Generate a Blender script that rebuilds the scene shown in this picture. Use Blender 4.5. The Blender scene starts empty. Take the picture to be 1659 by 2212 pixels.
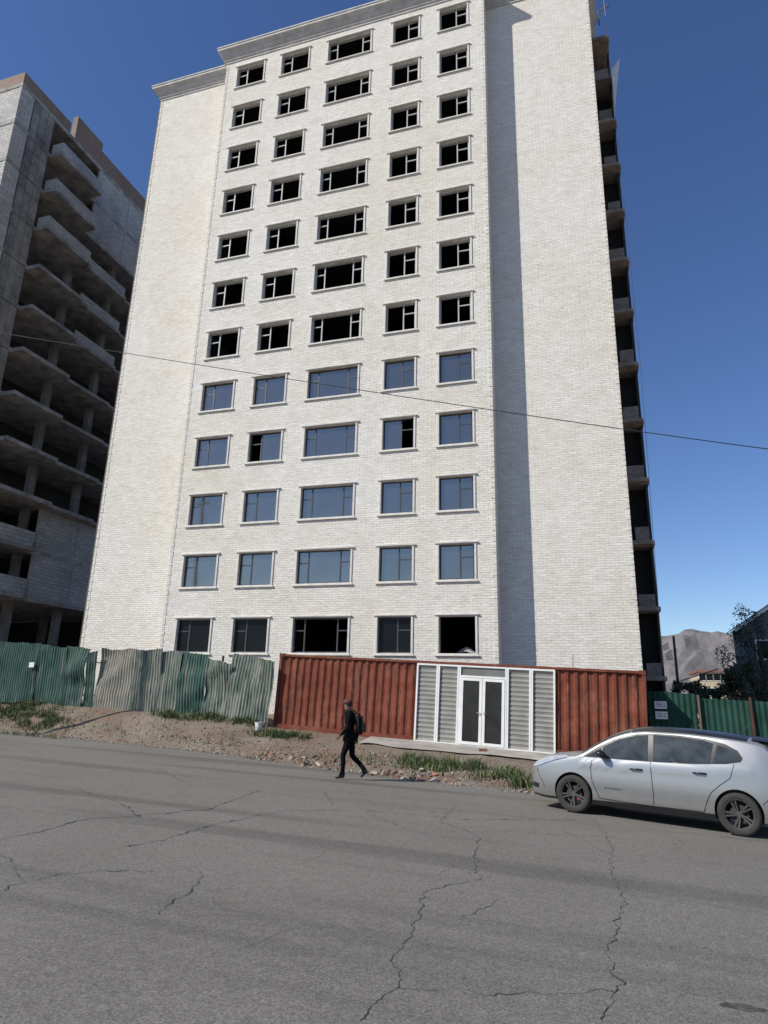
import bpy, bmesh, math, random
from mathutils import Vector, Matrix, noise
RN = random.Random(11)
scn = bpy.context.scene
COL = scn.collection
rad = math.radians

# ------------------------------------------------------------------ camera
F = 1411.0; CW, CH = 1659.0, 2212.0
Zc = Vector((126, 4976, -1411)).normalized()
Yc = Vector((453, -411.6, -1411)); Yc = (Yc - Zc*Yc.dot(Zc)).normalized()
Xc = Yc.cross(Zc)
EYE = Vector((0, 0, 1.65))
cam = bpy.data.cameras.new('camera'); co = bpy.data.objects.new('camera', cam); COL.objects.link(co)
rot = Matrix((Xc, Yc, Zc))          # cam -> world
co.matrix_world = Matrix.Translation(EYE) @ rot.to_4x4()
cam.sensor_fit = 'VERTICAL'; cam.sensor_height = 24.0; cam.sensor_width = 18.0
cam.lens = F/CH*24.0
cam.clip_end = 12000; cam.clip_start = 0.05
scn.camera = co

def ray(px, py):
    c = Vector((px-CW/2, -(py-CH/2), -F))
    return Vector((Xc.dot(c), Yc.dot(c), Zc.dot(c))).normalized()
def at(px, py, Y):
    r = ray(px, py); return EYE + r*(Y/r.y)

# ------------------------------------------------------------------ terrain functions
ND = Vector((.293, .956)); SD = Vector((.956, -.293))
def lerp_tab(tab, x):
    if x <= tab[0][0]: return tab[0][1]
    for (a, b), (c, d) in zip(tab, tab[1:]):
        if x <= c: return b + (d-b)*(x-a)/(c-a)
    return tab[-1][1]
def clampf(v, a, b): return max(a, min(b, v))
def roadz(x, y): return -.0263*clampf(x, -70, 70) - .0225*clampf(y, -25, 45)
EDGE = [(-40, 13.0), (-21.3, 13.2), (-14, 14.3), (-10.5, 14.7), (-7, 14.4), (-1.4, 14.7), (5, 14.6)]
HF = [(-60, 1.6), (-24, 1.15), (-12, .73), (-10.8, .47), (-1.3, .06), (1.5, -.1), (12, -.38), (60, -1.0)]
def fline(x): return 22.25 if x < -11 else 22.3-.0804*(x+11)
def sdist(x, y): return ND.x*x + ND.y*y - lerp_tab(EDGE, x)
def height(x, y, nz=True):
    s = sdist(x, y)
    rz = roadz(x, y)
    n = noise.noise(Vector((x*.9, y*.9, 0)))
    s2 = s + n*.30
    if s2 <= 0: return rz - .035
    fz = lerp_tab(HF, x)
    S = max(1.6, ND.x*x + ND.y*fline(x) - .1 - lerp_tab(EDGE, x))
    t = clampf(s2/S, 0, 1)
    k = t*t*(3-2*t)*.3 + t*.7
    z = (rz-.035) + (fz-(rz-.035))*k
    if nz:
        z += (.04*noise.noise(Vector((x*1.7, y*1.7, 3))) + .03*noise.noise(Vector((x*5, y*5, 7))) + .03)*min(1, s2*2)
    return z
def surf(x, y): return max(height(x, y), roadz(x, y)+.004) if sdist(x, y) < .6 else height(x, y)
def G(px, py):
    r = ray(px, py); t = 2.0
    while t < 80:
        p = EYE + r*t
        if p.z < surf(p.x, p.y):
            a, b = t-.1, t
            for _ in range(12):
                m = (a+b)/2; p = EYE + r*m
                if p.z < surf(p.x, p.y): b = m
                else: a = m
            return EYE + r*b
        t += .1
    return EYE + r*40

# ------------------------------------------------------------------ materials
def newmat(name):
    m = bpy.data.materials.new(name); m.use_nodes = True
    nt = m.node_tree; return m, nt, nt.nodes['Principled BSDF']
def setc(sock, c): sock.default_value = (c[0], c[1], c[2], 1)
def N(nt, t, **k):
    n = nt.nodes.new(t)
    for a, b in k.items(): setattr(n, a, b)
    return n
def coords(nt, scale=(1, 1, 1), rotz=0):
    tc = N(nt, 'ShaderNodeTexCoord'); mp = N(nt, 'ShaderNodeMapping')
    nt.links.new(tc.outputs['Object'], mp.inputs['Vector'])
    mp.inputs['Scale'].default_value = scale; mp.inputs['Rotation'].default_value[2] = rotz
    return mp.outputs['Vector']
def noise_n(nt, vec, scale, detail=4, rough=.6):
    n = N(nt, 'ShaderNodeTexNoise'); nt.links.new(vec, n.inputs['Vector'])
    n.inputs['Scale'].default_value = scale; n.inputs['Detail'].default_value = detail; n.inputs['Roughness'].default_value = rough
    return n.outputs['Fac']
def ramp(nt, fac, stops):
    r = N(nt, 'ShaderNodeValToRGB'); nt.links.new(fac, r.inputs['Fac'])
    e = r.color_ramp.elements
    while len(e) < len(stops): e.new(.5)
    for i, (p, c) in enumerate(stops):
        e[i].position = p; e[i].color = (c[0], c[1], c[2], 1) if hasattr(c, '__len__') else (c, c, c, 1)
    return r.outputs['Color']
def mix(nt, fac, a, b, mode='MIX'):
    m = N(nt, 'ShaderNodeMixRGB', blend_type=mode)
    for s, v in ((m.inputs['Fac'], fac), (m.inputs['Color1'], a), (m.inputs['Color2'], b)):
        if hasattr(v, 'links') or hasattr(v, 'is_linked'): nt.links.new(v, s)
        elif hasattr(v, '__len__'): s.default_value = (v[0], v[1], v[2], 1)
        else: s.default_value = v
    return m.outputs['Color']
def bump(nt, bs, h, strength=.4, dist=.02):
    b = N(nt, 'ShaderNodeBump'); nt.links.new(h, b.inputs['Height'])
    b.inputs['Strength'].default_value = strength; b.inputs['Distance'].default_value = dist
    nt.links.new(b.outputs['Normal'], bs.inputs['Normal'])
def M(name, c, rough=.8, var=.2, scale=3, metal=0, bmp=0, bscale=30, c2=None, vs=(1, 1, 1), spec=.5):
    m, nt, bs = newmat(name)
    v = coords(nt, vs)
    f = noise_n(nt, v, scale, 5)
    lo = tuple(x*(1-var) for x in c); hi = c2 if c2 else tuple(min(1, x*(1+var)) for x in c)
    nt.links.new(ramp(nt, f, [(.3, lo), (.7, hi)]), bs.inputs['Base Color'])
    bs.inputs['Roughness'].default_value = rough; bs.inputs['Metallic'].default_value = metal
    bs.inputs['Specular IOR Level'].default_value = spec
    if bmp: bump(nt, bs, noise_n(nt, v, bscale, 3), bmp, .02)
    return m
def vec_wall(nt):
    tc = N(nt, 'ShaderNodeTexCoord'); s = N(nt, 'ShaderNodeSeparateXYZ'); nt.links.new(tc.outputs['Object'], s.inputs[0])
    a = N(nt, 'ShaderNodeMath', operation='ADD'); nt.links.new(s.outputs[0], a.inputs[0]); nt.links.new(s.outputs[1], a.inputs[1])
    c = N(nt, 'ShaderNodeCombineXYZ'); nt.links.new(a.outputs[0], c.inputs[0]); nt.links.new(s.outputs[2], c.inputs[1])
    return c.outputs[0], tc.outputs['Object']
def brickmat(name, c1, c2, cm, bw, rh, mortar, rough=.9, stain=.25, bmp=.4, stainscale=.35, bias=0):
    m, nt, bs = newmat(name)
    v, o = vec_wall(nt)
    b = N(nt, 'ShaderNodeTexBrick'); nt.links.new(v, b.inputs['Vector'])
    setc(b.inputs['Color1'], c1); setc(b.inputs['Color2'], c2); setc(b.inputs['Mortar'], cm)
    b.inputs['Scale'].default_value = 1; b.inputs['Brick Width'].default_value = bw; b.inputs['Row Height'].default_value = rh
    b.inputs['Mortar Size'].default_value = mortar; b.inputs['Mortar Smooth'].default_value = .3; b.inputs['Bias'].default_value = bias
    st = noise_n(nt, o, stainscale, 6, .65)
    st2 = noise_n(nt, o, 6, 6, .75)
    c = mix(nt, stain, b.outputs['Color'], ramp(nt, st, [(.35, .55), (.62, 1.0)]), 'MULTIPLY')
    c = mix(nt, stain, c, ramp(nt, st2, [(.3, .55), (.6, 1.0)]), 'MULTIPLY')
    nt.links.new(c, bs.inputs['Base Color']); bs.inputs['Roughness'].default_value = rough
    h = mix(nt, .6, b.outputs['Fac'], noise_n(nt, o, 14, 5, .7), 'MIX')
    inv = N(nt, 'ShaderNodeInvert'); nt.links.new(b.outputs['Fac'], inv.inputs['Color'])
    h = mix(nt, .65, inv.outputs[0], noise_n(nt, o, 9, 6, .8))
    bump(nt, bs, h, bmp, .03)
    return m

def stone_white():
    m, nt, bs = newmat('white_stone_cladding')
    v, o = vec_wall(nt)
    # uneven courses of split stone
    wn = N(nt, 'ShaderNodeTexNoise'); nt.links.new(v, wn.inputs['Vector']); wn.inputs['Scale'].default_value = 1.3; wn.inputs['Detail'].default_value = 4
    vw = mix(nt, .10, v, wn.outputs['Color'], 'ADD')
    b = N(nt, 'ShaderNodeTexBrick'); nt.links.new(vw, b.inputs['Vector'])
    setc(b.inputs['Color1'], (.985, .95, .88)); setc(b.inputs['Color2'], (.88, .845, .77)); setc(b.inputs['Mortar'], (.70, .66, .585))
    b.inputs['Scale'].default_value = 1; b.inputs['Brick Width'].default_value = .36; b.inputs['Row Height'].default_value = .108
    b.inputs['Mortar Size'].default_value = .011; b.inputs['Mortar Smooth'].default_value = .7
    mp = N(nt, 'ShaderNodeMapping'); nt.links.new(v, mp.inputs['Vector']); mp.inputs['Scale'].default_value = (1, 3.4, 1)
    fine = noise_n(nt, mp.outputs['Vector'], 2.6, 9, .95)
    c = mix(nt, 1, b.outputs['Color'], ramp(nt, fine, [(.34, .58), (.44, .88), (.51, 1.0)]), 'MULTIPLY')
    med = noise_n(nt, v, 1.1, 7, .8)
    c = mix(nt, 1, c, ramp(nt, med, [(.32, (.90, .88, .84)), (.52, (1, 1, 1))]), 'MULTIPLY')
    big = noise_n(nt, v, .13, 6, .6)
    c = mix(nt, 1, c, ramp(nt, big, [(.35, (.955, .935, .885)), (.6, (1, 1, 1))]), 'MULTIPLY')
    nt.links.new(c, bs.inputs['Base Color']); bs.inputs['Roughness'].default_value = .85; bs.inputs['Specular IOR Level'].default_value = .3
    inv = N(nt, 'ShaderNodeInvert'); nt.links.new(b.outputs['Fac'], inv.inputs['Color'])
    h = mix(nt, .84, inv.outputs[0], fine)
    bump(nt, bs, h, 1.0, .075)
    return m

MW = stone_white()
M_trim = M('moulding_grey_plaster', (.52, .51, .48), .85, .2, 2, bmp=.2)
M_sur = M('window_moulding', (.64, .615, .56), .85, .15, 3)
M_in = M('shaded_interior_concrete', (.022, .021, .020), .95, .3, 1)  # shade of the rooms and balcony recess put into a near-black colour
M_frL = M('sunlit_grey_window_frame', (.40, .41, .41), .5, .1, 3)  # upper frames: dark grey lightened, sunlight put into the colour
M_frD = M('dark_window_frame', (.055, .06, .065), .4, .1, 3)
def glass_blue():
    m, nt, bs = newmat('blue_reflective_glass')
    v = coords(nt)
    f = noise_n(nt, v, .25, 2)
    nt.links.new(ramp(nt, f, [(.3, (.30, .27, .225)), (.7, (.40, .35, .295))]), bs.inputs['Base Color'])
    bs.inputs['Metallic'].default_value = .92; bs.inputs['Roughness'].default_value = .06
    bump(nt, bs, noise_n(nt, v, .9, 1), .10, .03)
    return m
M_gl = glass_blue()
M_gd = M('dark_glass', (.008, .009, .010), .25, .3, .8, spec=.18)
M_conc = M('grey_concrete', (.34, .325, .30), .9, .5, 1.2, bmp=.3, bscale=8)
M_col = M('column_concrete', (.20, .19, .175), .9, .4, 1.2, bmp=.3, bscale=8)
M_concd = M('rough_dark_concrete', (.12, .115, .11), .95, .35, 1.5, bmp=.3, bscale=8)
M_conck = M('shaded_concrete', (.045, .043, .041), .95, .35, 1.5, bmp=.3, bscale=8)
def formwork():
    m, nt, bs = newmat('formwork_concrete')
    v, o = vec_wall(nt)
    b = N(nt, 'ShaderNodeTexBrick'); nt.links.new(v, b.inputs['Vector'])
    setc(b.inputs['Color1'], (.33, .31, .275)); setc(b.inputs['Color2'], (.24, .23, .21)); setc(b.inputs['Mortar'], (.12, .11, .10))
    b.offset = 0; b.inputs['Scale'].default_value = 1; b.inputs['Brick Width'].default_value = .6; b.inputs['Row Height'].default_value = 1.55; b.inputs['Mortar Size'].default_value = .02
    c = mix(nt, 1, b.outputs['Color'], ramp(nt, noise_n(nt, o, .8, 8, .7), [(.3, .45), (.6, 1.1)]), 'MULTIPLY')
    vo = N(nt, 'ShaderNodeTexVoronoi'); nt.links.new(v, vo.inputs['Vector']); vo.inputs['Scale'].default_value = 2.2; vo.inputs['Randomness'].default_value = .25
    c = mix(nt, 1, c, ramp(nt, vo.outputs['Distance'], [(.07, .35), (.12, 1.0)]), 'MULTIPLY')
    nt.links.new(c, bs.inputs['Base Color']); bs.inputs['Roughness'].default_value = .95
    return m
M_form = formwork()
M_block = brickmat('aerated_block', (.64, .62, .58), (.50, .485, .45), (.32, .305, .28), .6, .25, .018, stain=.6)
M_brick = brickmat('red_brick', (.37, .235, .16), (.27, .17, .12), (.34, .30, .26), .25, .08, .012, stain=.55)
M_brickg = brickmat('grey_brick', (.34, .28, .24), (.22, .18, .16), (.30, .27, .25), .25, .09, .012, stain=.6)

def container_mat():
    m, nt, bs = newmat('rusty_red_container_paint')
    v = coords(nt); v2 = coords(nt, (2.5, 2.5, .45))
    base = ramp(nt, noise_n(nt, v, 1.0, 6, .65), [(.3, (.120, .030, .017)), (.5, (.175, .047, .027)), (.72, (.25, .095, .060))])
    rust = ramp(nt, noise_n(nt, v2, 2.4, 9, .8), [(.51, 0), (.63, 1)])
    c = mix(nt, rust, base, (.080, .040, .026))
    chalk = ramp(nt, noise_n(nt, v2, 4.0, 8, .8), [(.57, 0), (.69, .7)])
    c = mix(nt, chalk, c, (.34, .20, .14))
    nt.links.new(c, bs.inputs['Base Color']); bs.inputs['Roughness'].default_value = .75; bs.inputs['Specular IOR Level'].default_value = .2
    bump(nt, bs, noise_n(nt, v, 12, 4), .25, .01)
    return m
M_cont = container_mat()
def sheetmat(name, a, b, r, thr=.55):
    m, nt, bs = newmat(name)
    v = coords(nt); v2 = coords(nt, (3, 3, .35))
    base = ramp(nt, noise_n(nt, v, 1.1, 5, .6), [(.35, a), (.65, b)])
    f = ramp(nt, noise_n(nt, v2, 1.6, 8, .75), [(thr, 0), (thr+.12, 1)])
    c = mix(nt, f, base, r)
    f2 = ramp(nt, noise_n(nt, v, 4.2, 8, .8), [(.56, 0), (.68, .85)])
    c = mix(nt, f2, c, tuple(x*.45 for x in r))
    nt.links.new(c, bs.inputs['Base Color']); bs.inputs['Roughness'].default_value = .7; bs.inputs['Metallic'].default_value = 0; bs.inputs['Specular IOR Level'].default_value = .25
    return m
M_shg = sheetmat('green_painted_sheet', (.028, .070, .055), (.050, .105, .080), (.15, .17, .145), .52)
M_shm = sheetmat('faded_green_sheet', (.055, .095, .076), (.13, .155, .125), (.23, .23, .19), .45)
M_shb = sheetmat('bare_weathered_sheet', (.19, .18, .15), (.30, .275, .225), (.11, .13, .105), .52)
M_shd = sheetmat('clean_green_sheet', (.010, .045, .033), (.018, .065, .045), (.04, .07, .055), .60)
M_white = M('white_plastic', (.76, .75, .72), .4, .08, 3)
M_blA = M('blind_beige', (.31, .30, .265), .7, .15, 2)
M_blB = M('blind_grey', (.19, .185, .165), .6, .18, 2)
M_wire = M('black_cable', (.02, .02, .02), .6, .1, 5)
M_wood = M('old_timber', (.12, .095, .07), .9, .3, 4)
M_rustpost = M('rusty_post', (.08, .032, .022), .8, .3, 4)

# ------------------------------------------------------------------ mesh builder
class MB:
    def __init__(s): s.v = []; s.f = []; s.m = []
    def quad(s, a, b, c, d, m=0):
        i = len(s.v); s.v += [tuple(a), tuple(b), tuple(c), tuple(d)]; s.f.append((i, i+1, i+2, i+3)); s.m.append(m)
    def tri(s, a, b, c, m=0):
        i = len(s.v); s.v += [tuple(a), tuple(b), tuple(c)]; s.f.append((i, i+1, i+2)); s.m.append(m)
    def box(s, x0, x1, y0, y1, z0, z1, m=0, mat=None):
        p = [Vector((x, y, z)) for z in (z0, z1) for y in (y0, y1) for x in (x0, x1)]
        if mat is not None: p = [mat @ q for q in p]
        i = len(s.v); s.v += [tuple(q) for q in p]
        for f in ((0, 2, 3, 1), (4, 5, 7, 6), (0, 1, 5, 4), (2, 6, 7, 3), (0, 4, 6, 2), (1, 3, 7, 5)):
            s.f.append(tuple(i+k for k in f)); s.m.append(m)
    def tube(s, pts, r, n=6, m=0, cap=True):
        pts = [Vector(p) for p in pts]; base = len(s.v)
        rr = r if hasattr(r, '__len__') else [r]*len(pts)
        for k, p in enumerate(pts):
            d = (pts[min(k+1, len(pts)-1)] - pts[max(k-1, 0)]).normalized()
            a = d.cross(Vector((0, 0, 1)))
            if a.length < .05: a = d.cross(Vector((1, 0, 0)))
            a.normalize(); b = d.cross(a)
            for j in range(n):
                an = 2*math.pi*j/n
                s.v.append(tuple(p + (a*math.cos(an) + b*math.sin(an))*rr[k]))
        for k in range(len(pts)-1):
            for j in range(n):
                s.f.append((base+k*n+j, base+k*n+(j+1) % n, base+(k+1)*n+(j+1) % n, base+(k+1)*n+j)); s.m.append(m)
        if cap:
            s.f.append(tuple(base+j for j in range(n))); s.m.append(m)
            s.f.append(tuple(base+(len(pts)-1)*n+j for j in reversed(range(n)))); s.m.append(m)
    def lathe(s, prof, n=32, axis='y', c=(0, 0, 0), m=0):
        base = len(s.v); c = Vector(c)
        for (r, h) in prof:
            for j in range(n):
                a = 2*math.pi*j/n
                q = {'y': (r*math.cos(a), h, r*math.sin(a)), 'z': (r*math.cos(a), r*math.sin(a), h)}[axis]
                s.v.append(tuple(c+Vector(q)))
        for k in range(len(prof)-1):
            for j in range(n):
                s.f.append((base+k*n+j, base+k*n+(j+1) % n, base+(k+1)*n+(j+1) % n, base+(k+1)*n+j)); s.m.append(m)
    def grid(s, P, nu, nv, m=0):
        base = len(s.v)
        for i in range(nu):
            for j in range(nv): s.v.append(tuple(P(i, j)))
        for i in range(nu-1):
            for j in range(nv-1):
                s.f.append((base+i*nv+j, base+(i+1)*nv+j, base+(i+1)*nv+j+1, base+i*nv+j+1)); s.m.append(m)
    def mesh(s, name, mats, smooth=False, fix=True):
        me = bpy.data.meshes.new(name); me.from_pydata(s.v, [], s.f)
        mats = mats if isinstance(mats, (list, tuple)) else [mats]
        for q in mats: me.materials.append(q)
        me.polygons.foreach_set('material_index', s.m)
        if smooth: me.polygons.foreach_set('use_smooth', [True]*len(s.f))
        me.update()
        if fix:
            bm = bmesh.new(); bm.from_mesh(me); bmesh.ops.recalc_face_normals(bm, faces=bm.faces); bm.to_mesh(me); bm.free()
        return me
    def build(s, name, mats, parent=None, smooth=False, fix=True, local=False):
        return link(name, s.mesh(name, mats, smooth, fix), parent, local)
def mw(o):
    m = o.matrix_basis.copy()
    if o.parent: m = mw(o.parent) @ o.matrix_parent_inverse @ m
    return m
def link(name, me, parent=None, local=False):
    o = bpy.data.objects.new(name, me); COL.objects.link(o)
    if parent:
        o.parent = parent
        if not local: o.matrix_parent_inverse = mw(parent).inverted()
    return o
def tag(o, label, cat, group=None, kind=None):
    if label: o['label'] = label
    if cat: o['category'] = cat
    if group: o['group'] = group
    if kind: o['kind'] = kind
    return o
def thing(name, label, cat, loc=(0, 0, 0), rz=0, group=None):
    o = bpy.data.objects.new(name, None); COL.objects.link(o); o.location = loc; o.rotation_euler = (0, 0, rz)
    o.empty_display_size = .2
    return tag(o, label, cat, group)
def struct(name, mb, mats, **k):
    o = mb.build(name, mats, **k); o['kind'] = 'structure'; return o

# ------------------------------------------------------------------ ground and road
def ground_mat():
    m, nt, bs = newmat('dry_earth')
    v = coords(nt)
    a = ramp(nt, noise_n(nt, v, .5, 6, .65), [(.3, (.19, .15, .11)), (.5, (.26, .205, .15)), (.7, (.31, .275, .225))])
    redd = ramp(nt, noise_n(nt, v, .9, 5, .6), [(.50, 0), (.64, .5)])
    a = mix(nt, redd, a, (.22, .125, .075))
    sp = ramp(nt, noise_n(nt, v, 18, 8, .85), [(.35, .5), (.65, 1.3)])
    c = mix(nt, 1, a, sp, 'MULTIPLY')
    nt.links.new(c, bs.inputs['Base Color']); bs.inputs['Roughness'].default_value = .95
    bump(nt, bs, noise_n(nt, v, 12, 9, .8), 1.0, .08)
    return m
def road_mat():
    m, nt, bs = newmat('worn_asphalt')
    v = coords(nt); vs = coords(nt, (.045, .8, 1), rad(17.0))
    big = ramp(nt, noise_n(nt, v, .35, 6, .6), [(.3, (.163, .153, .133)), (.7, (.196, .185, .162))])
    st = ramp(nt, noise_n(nt, vs, 1.3, 4, .5), [(.34, .74), (.47, 1.0), (.7, 1.03)])
    c = mix(nt, 1, big, st, 'MULTIPLY')
    vo = N(nt, 'ShaderNodeTexVoronoi'); nt.links.new(v, vo.inputs['Vector']); vo.inputs['Scale'].default_value = 85
    g = ramp(nt, vo.outputs['Color'], [(.1, .62), (.5, .96), (.85, 1.22), (1, 1.6)])
    c = mix(nt, 1, c, g, 'MULTIPLY')
    fn = ramp(nt, noise_n(nt, v, 160, 4, .8), [(.3, .58), (.7, 1.34)])
    c = mix(nt, 1, c, fn, 'MULTIPLY')
    md = ramp(nt, noise_n(nt, v, 9, 6, .75), [(.3, .86), (.7, 1.10)])
    c = mix(nt, 1, c, md, 'MULTIPLY')
    # hairline crazing
    w_ = N(nt, 'ShaderNodeTexNoise'); nt.links.new(v, w_.inputs['Vector']); w_.inputs['Scale'].default_value = 1.6; w_.inputs['Detail'].default_value = 6
    vv = mix(nt, .28, v, w_.outputs['Color'], 'ADD')
    ve = N(nt, 'ShaderNodeTexVoronoi', feature='DISTANCE_TO_EDGE'); nt.links.new(vv, ve.inputs['Vector']); ve.inputs['Scale'].default_value = .7
    line = ramp(nt, ve.outputs['Distance'], [(.0, .0), (.008, 1)])
    msk = ramp(nt, noise_n(nt, v, .5, 4, .6), [(.52, 1), (.62, 0)])
    ln = mix(nt, msk, line, (1, 1, 1))
    c = mix(nt, .35, c, ln, 'MULTIPLY')
    nt.links.new(c, bs.inputs['Base Color']); bs.inputs['Roughness'].default_value = .9; bs.inputs['Specular IOR Level'].default_value = .3
    h = mix(nt, .5, vo.outputs['Distance'], noise_n(nt, v, 120, 4, .8))
    bump(nt, bs, h, .35, .01)
    return m
M_ground = ground_mat(); M_road = road_mat()
def frange(a, b, s):
    out = []; x = a
    while x < b-1e-6: out.append(x); x += s
    return out
gx = [-6000, -2000, -700, -250, -120, -80, -60, -50, -42] + frange(-38, 12, .28) + [12, 14, 17, 20, 26, 34, 45, 60, 80, 120, 250, 700, 2000, 6000]
gy = [-3000, -800, -200, -80, -40, -25, -16, -8, 0, 5, 8] + frange(10, 25, .28) + [25, 26, 28, 32, 38, 45, 60, 90, 140, 250, 600, 1500, 3500, 8000]
g = MB(); g.grid(lambda i, j: (gx[i], gy[j], height(gx[i], gy[j])), len(gx), len(gy))
struct('ground', g, M_ground, smooth=True)
r = MB()
us = frange(-70, 71, .5); ss = [-34, -20, -12, -8, -5, -3, -2, -1, -.5, 0, .35]
def rp(i, j):
    u = us[i]; x0 = SD.x*u + ND.x*14.5
    s = lerp_tab(EDGE, x0) + ss[j]
    if ss[j] > .3: s += .12*noise.noise(Vector((u*1.3, 0, 5)))
    x = SD.x*u + ND.x*s; y = SD.y*u + ND.y*s
    return (x, y, roadz(x, y)+.004)
r.grid(rp, len(us), len(ss)); struct('road', r, M_road)

# cracks
M_crack = M('crack_dark', (.042, .039, .035), .95, .3, 5)
cr = MB(); cid = [0]
def onroad(px, py):
    rr = ray(px, py)
    t = 1.646/(-rr.z - .0263*rr.x - .0225*rr.y)
    return EYE + rr*t
def crack(pts, w=.012):
    P = [onroad(*p) for p in pts]; cid[0] += 1; w *= .50
    zo = .004 + .0015 + .0007*cid[0]
    Q = []
    for a, b in zip(P, P[1:]):
        n = max(2, int((b-a).length/.035))
        for k in range(n): Q.append(a.lerp(b, k/n))
    Q.append(P[-1])
    QQ = []
    for k, q in enumerate(Q):
        o = Vector((noise.noise(Vector((q.x*6, q.y*6, cid[0]))), noise.noise(Vector((q.x*6, q.y*6, cid[0]+50))), 0))*.08
        o += Vector((RN.uniform(-1, 1), RN.uniform(-1, 1), 0))*.010
        QQ.append(q+o)
    for k in range(len(QQ)-1):
        d = (QQ[k+1]-QQ[k]); d.z = 0; d.normalize(); nn = Vector((-d.y, d.x, 0))
        f = lambda q: w*(.22+1.9*abs(noise.noise(Vector((q.x*5, q.y*5, 9)))))
        a, b = QQ[k], QQ[k+1]; wa, wb = f(a), f(b)
        pts4 = [a-nn*wa, b-nn*wb, b+nn*wb, a+nn*wa]
        cr.quad(*[(p.x, p.y, roadz(p.x, p.y)+zo) for p in pts4])
crack([(985, 1740), (950, 1775), (1010, 1795), (1035, 1810), (1025, 1860), (1030, 1900), (970, 1915), (918, 1925), (912, 1965), (880, 2030), (852, 2085), (862, 2130), (815, 2165), (775, 2211)], .014)
crack([(1075, 1940), (1050, 1962), (1000, 1982)], .008)
crack([(862, 2135), (960, 2140), (1100, 2150), (1260, 2150), (1320, 2135)], .007)
crack([(1285, 1770), (1325, 1830), (1320, 1900), (1350, 1940), (1330, 2010), (1310, 2050), (1330, 2110), (1325, 2160), (1300, 2200)], .008)
crack([(0, 1815), (90, 1795), (170, 1772), (300, 1762), (450, 1748), (560, 1708)], .022)
crack([(270, 1830), (370, 1812), (430, 1790), (520, 1768), (620, 1752), (790, 1750), (1000, 1770), (1290, 1772)], .018)
crack([(0, 1922), (110, 1892), (220, 1882), (330, 1880)], .016)
crack([(440, 1885), (415, 1925), (370, 1950), (335, 1978)], .012)
crack([(140, 1955), (250, 1972), (340, 1975)], .006)
crack([(560, 1700), (700, 1712), (720, 1740)], .014)
crack([(790, 1755), (900, 1800), (1060, 1795), (1320, 1810), (1500, 1830)], .010)
crack([(1320, 1850), (1270, 1820), (1200, 1790), (1120, 1760)], .008)
crack([(0, 1690), (150, 1700), (260, 1735), (300, 1765)], .014)
crack([(0, 1845), (30, 1870), (45, 1910)], .008)
crack([(1330, 2010), (1420, 2040), (1540, 2050)], .006)
crack([(340, 1660), (400, 1690), (560, 1700)], .014)
struct('road_cracks', cr, M_crack, fix=False)
# dark worn tar patch, an irregular sheet with ragged rim
tp = MB(); cpt = onroad(1605, 2176); npt = 40; ctr = len(tp.v); tp.v.append((cpt.x, cpt.y, roadz(cpt.x, cpt.y)+.0065))
for k in range(npt):
    a = 2*math.pi*k/npt; rr = 1+.45*noise.noise(Vector((math.cos(a)*2, math.sin(a)*2, 3)))+RN.uniform(-.18, .18)
    x, y = cpt.x+.125*rr*math.cos(a)+.02*math.sin(a), cpt.y+.055*rr*math.sin(a); tp.v.append((x, y, roadz(x, y)+.0065))
for k in range(npt): tp.f.append((ctr, ctr+1+k, ctr+1+(k+1) % npt)); tp.m.append(0)
struct('tar_patch', tp, M('old_tar', (.055, .05, .045), .85, .5, 14, c2=(.12, .115, .105)), fix=False)

# concrete apron before the door of the container
M_apron = M('dusty_concrete', (.34, .31, .27), .95, .3, 1.5, c2=(.40, .37, .32), bmp=.4, bscale=15)

# ------------------------------------------------------------------ mountains
mt = MB()
mxs = frange(-2400, 3600, 30); mys = frange(2500, 4300, 45)
def mp(i, j):
    x, y = mxs[i], mys[j]
    a = 1-abs(noise.noise(Vector((x*.0016, y*.0016, 2))))*1.6
    b = 1-abs(noise.noise(Vector((x*.005, y*.005, 5))))*2
    c = 1-abs(noise.noise(Vector((x*.015, y*.012, 8))))*2
    prof = math.exp(-((y-3300)/420.)**2)
    return (x, y, -30 + prof*(265 + 42*a + 36*b + 30*c))
mt.grid(mp, len(mxs), len(mys))
M_mtn = M('hazy_rock', (.145, .135, .135), 1, .3, .008, c2=(.22, .205, .20))
struct('mountain_range', mt, M_mtn)

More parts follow.
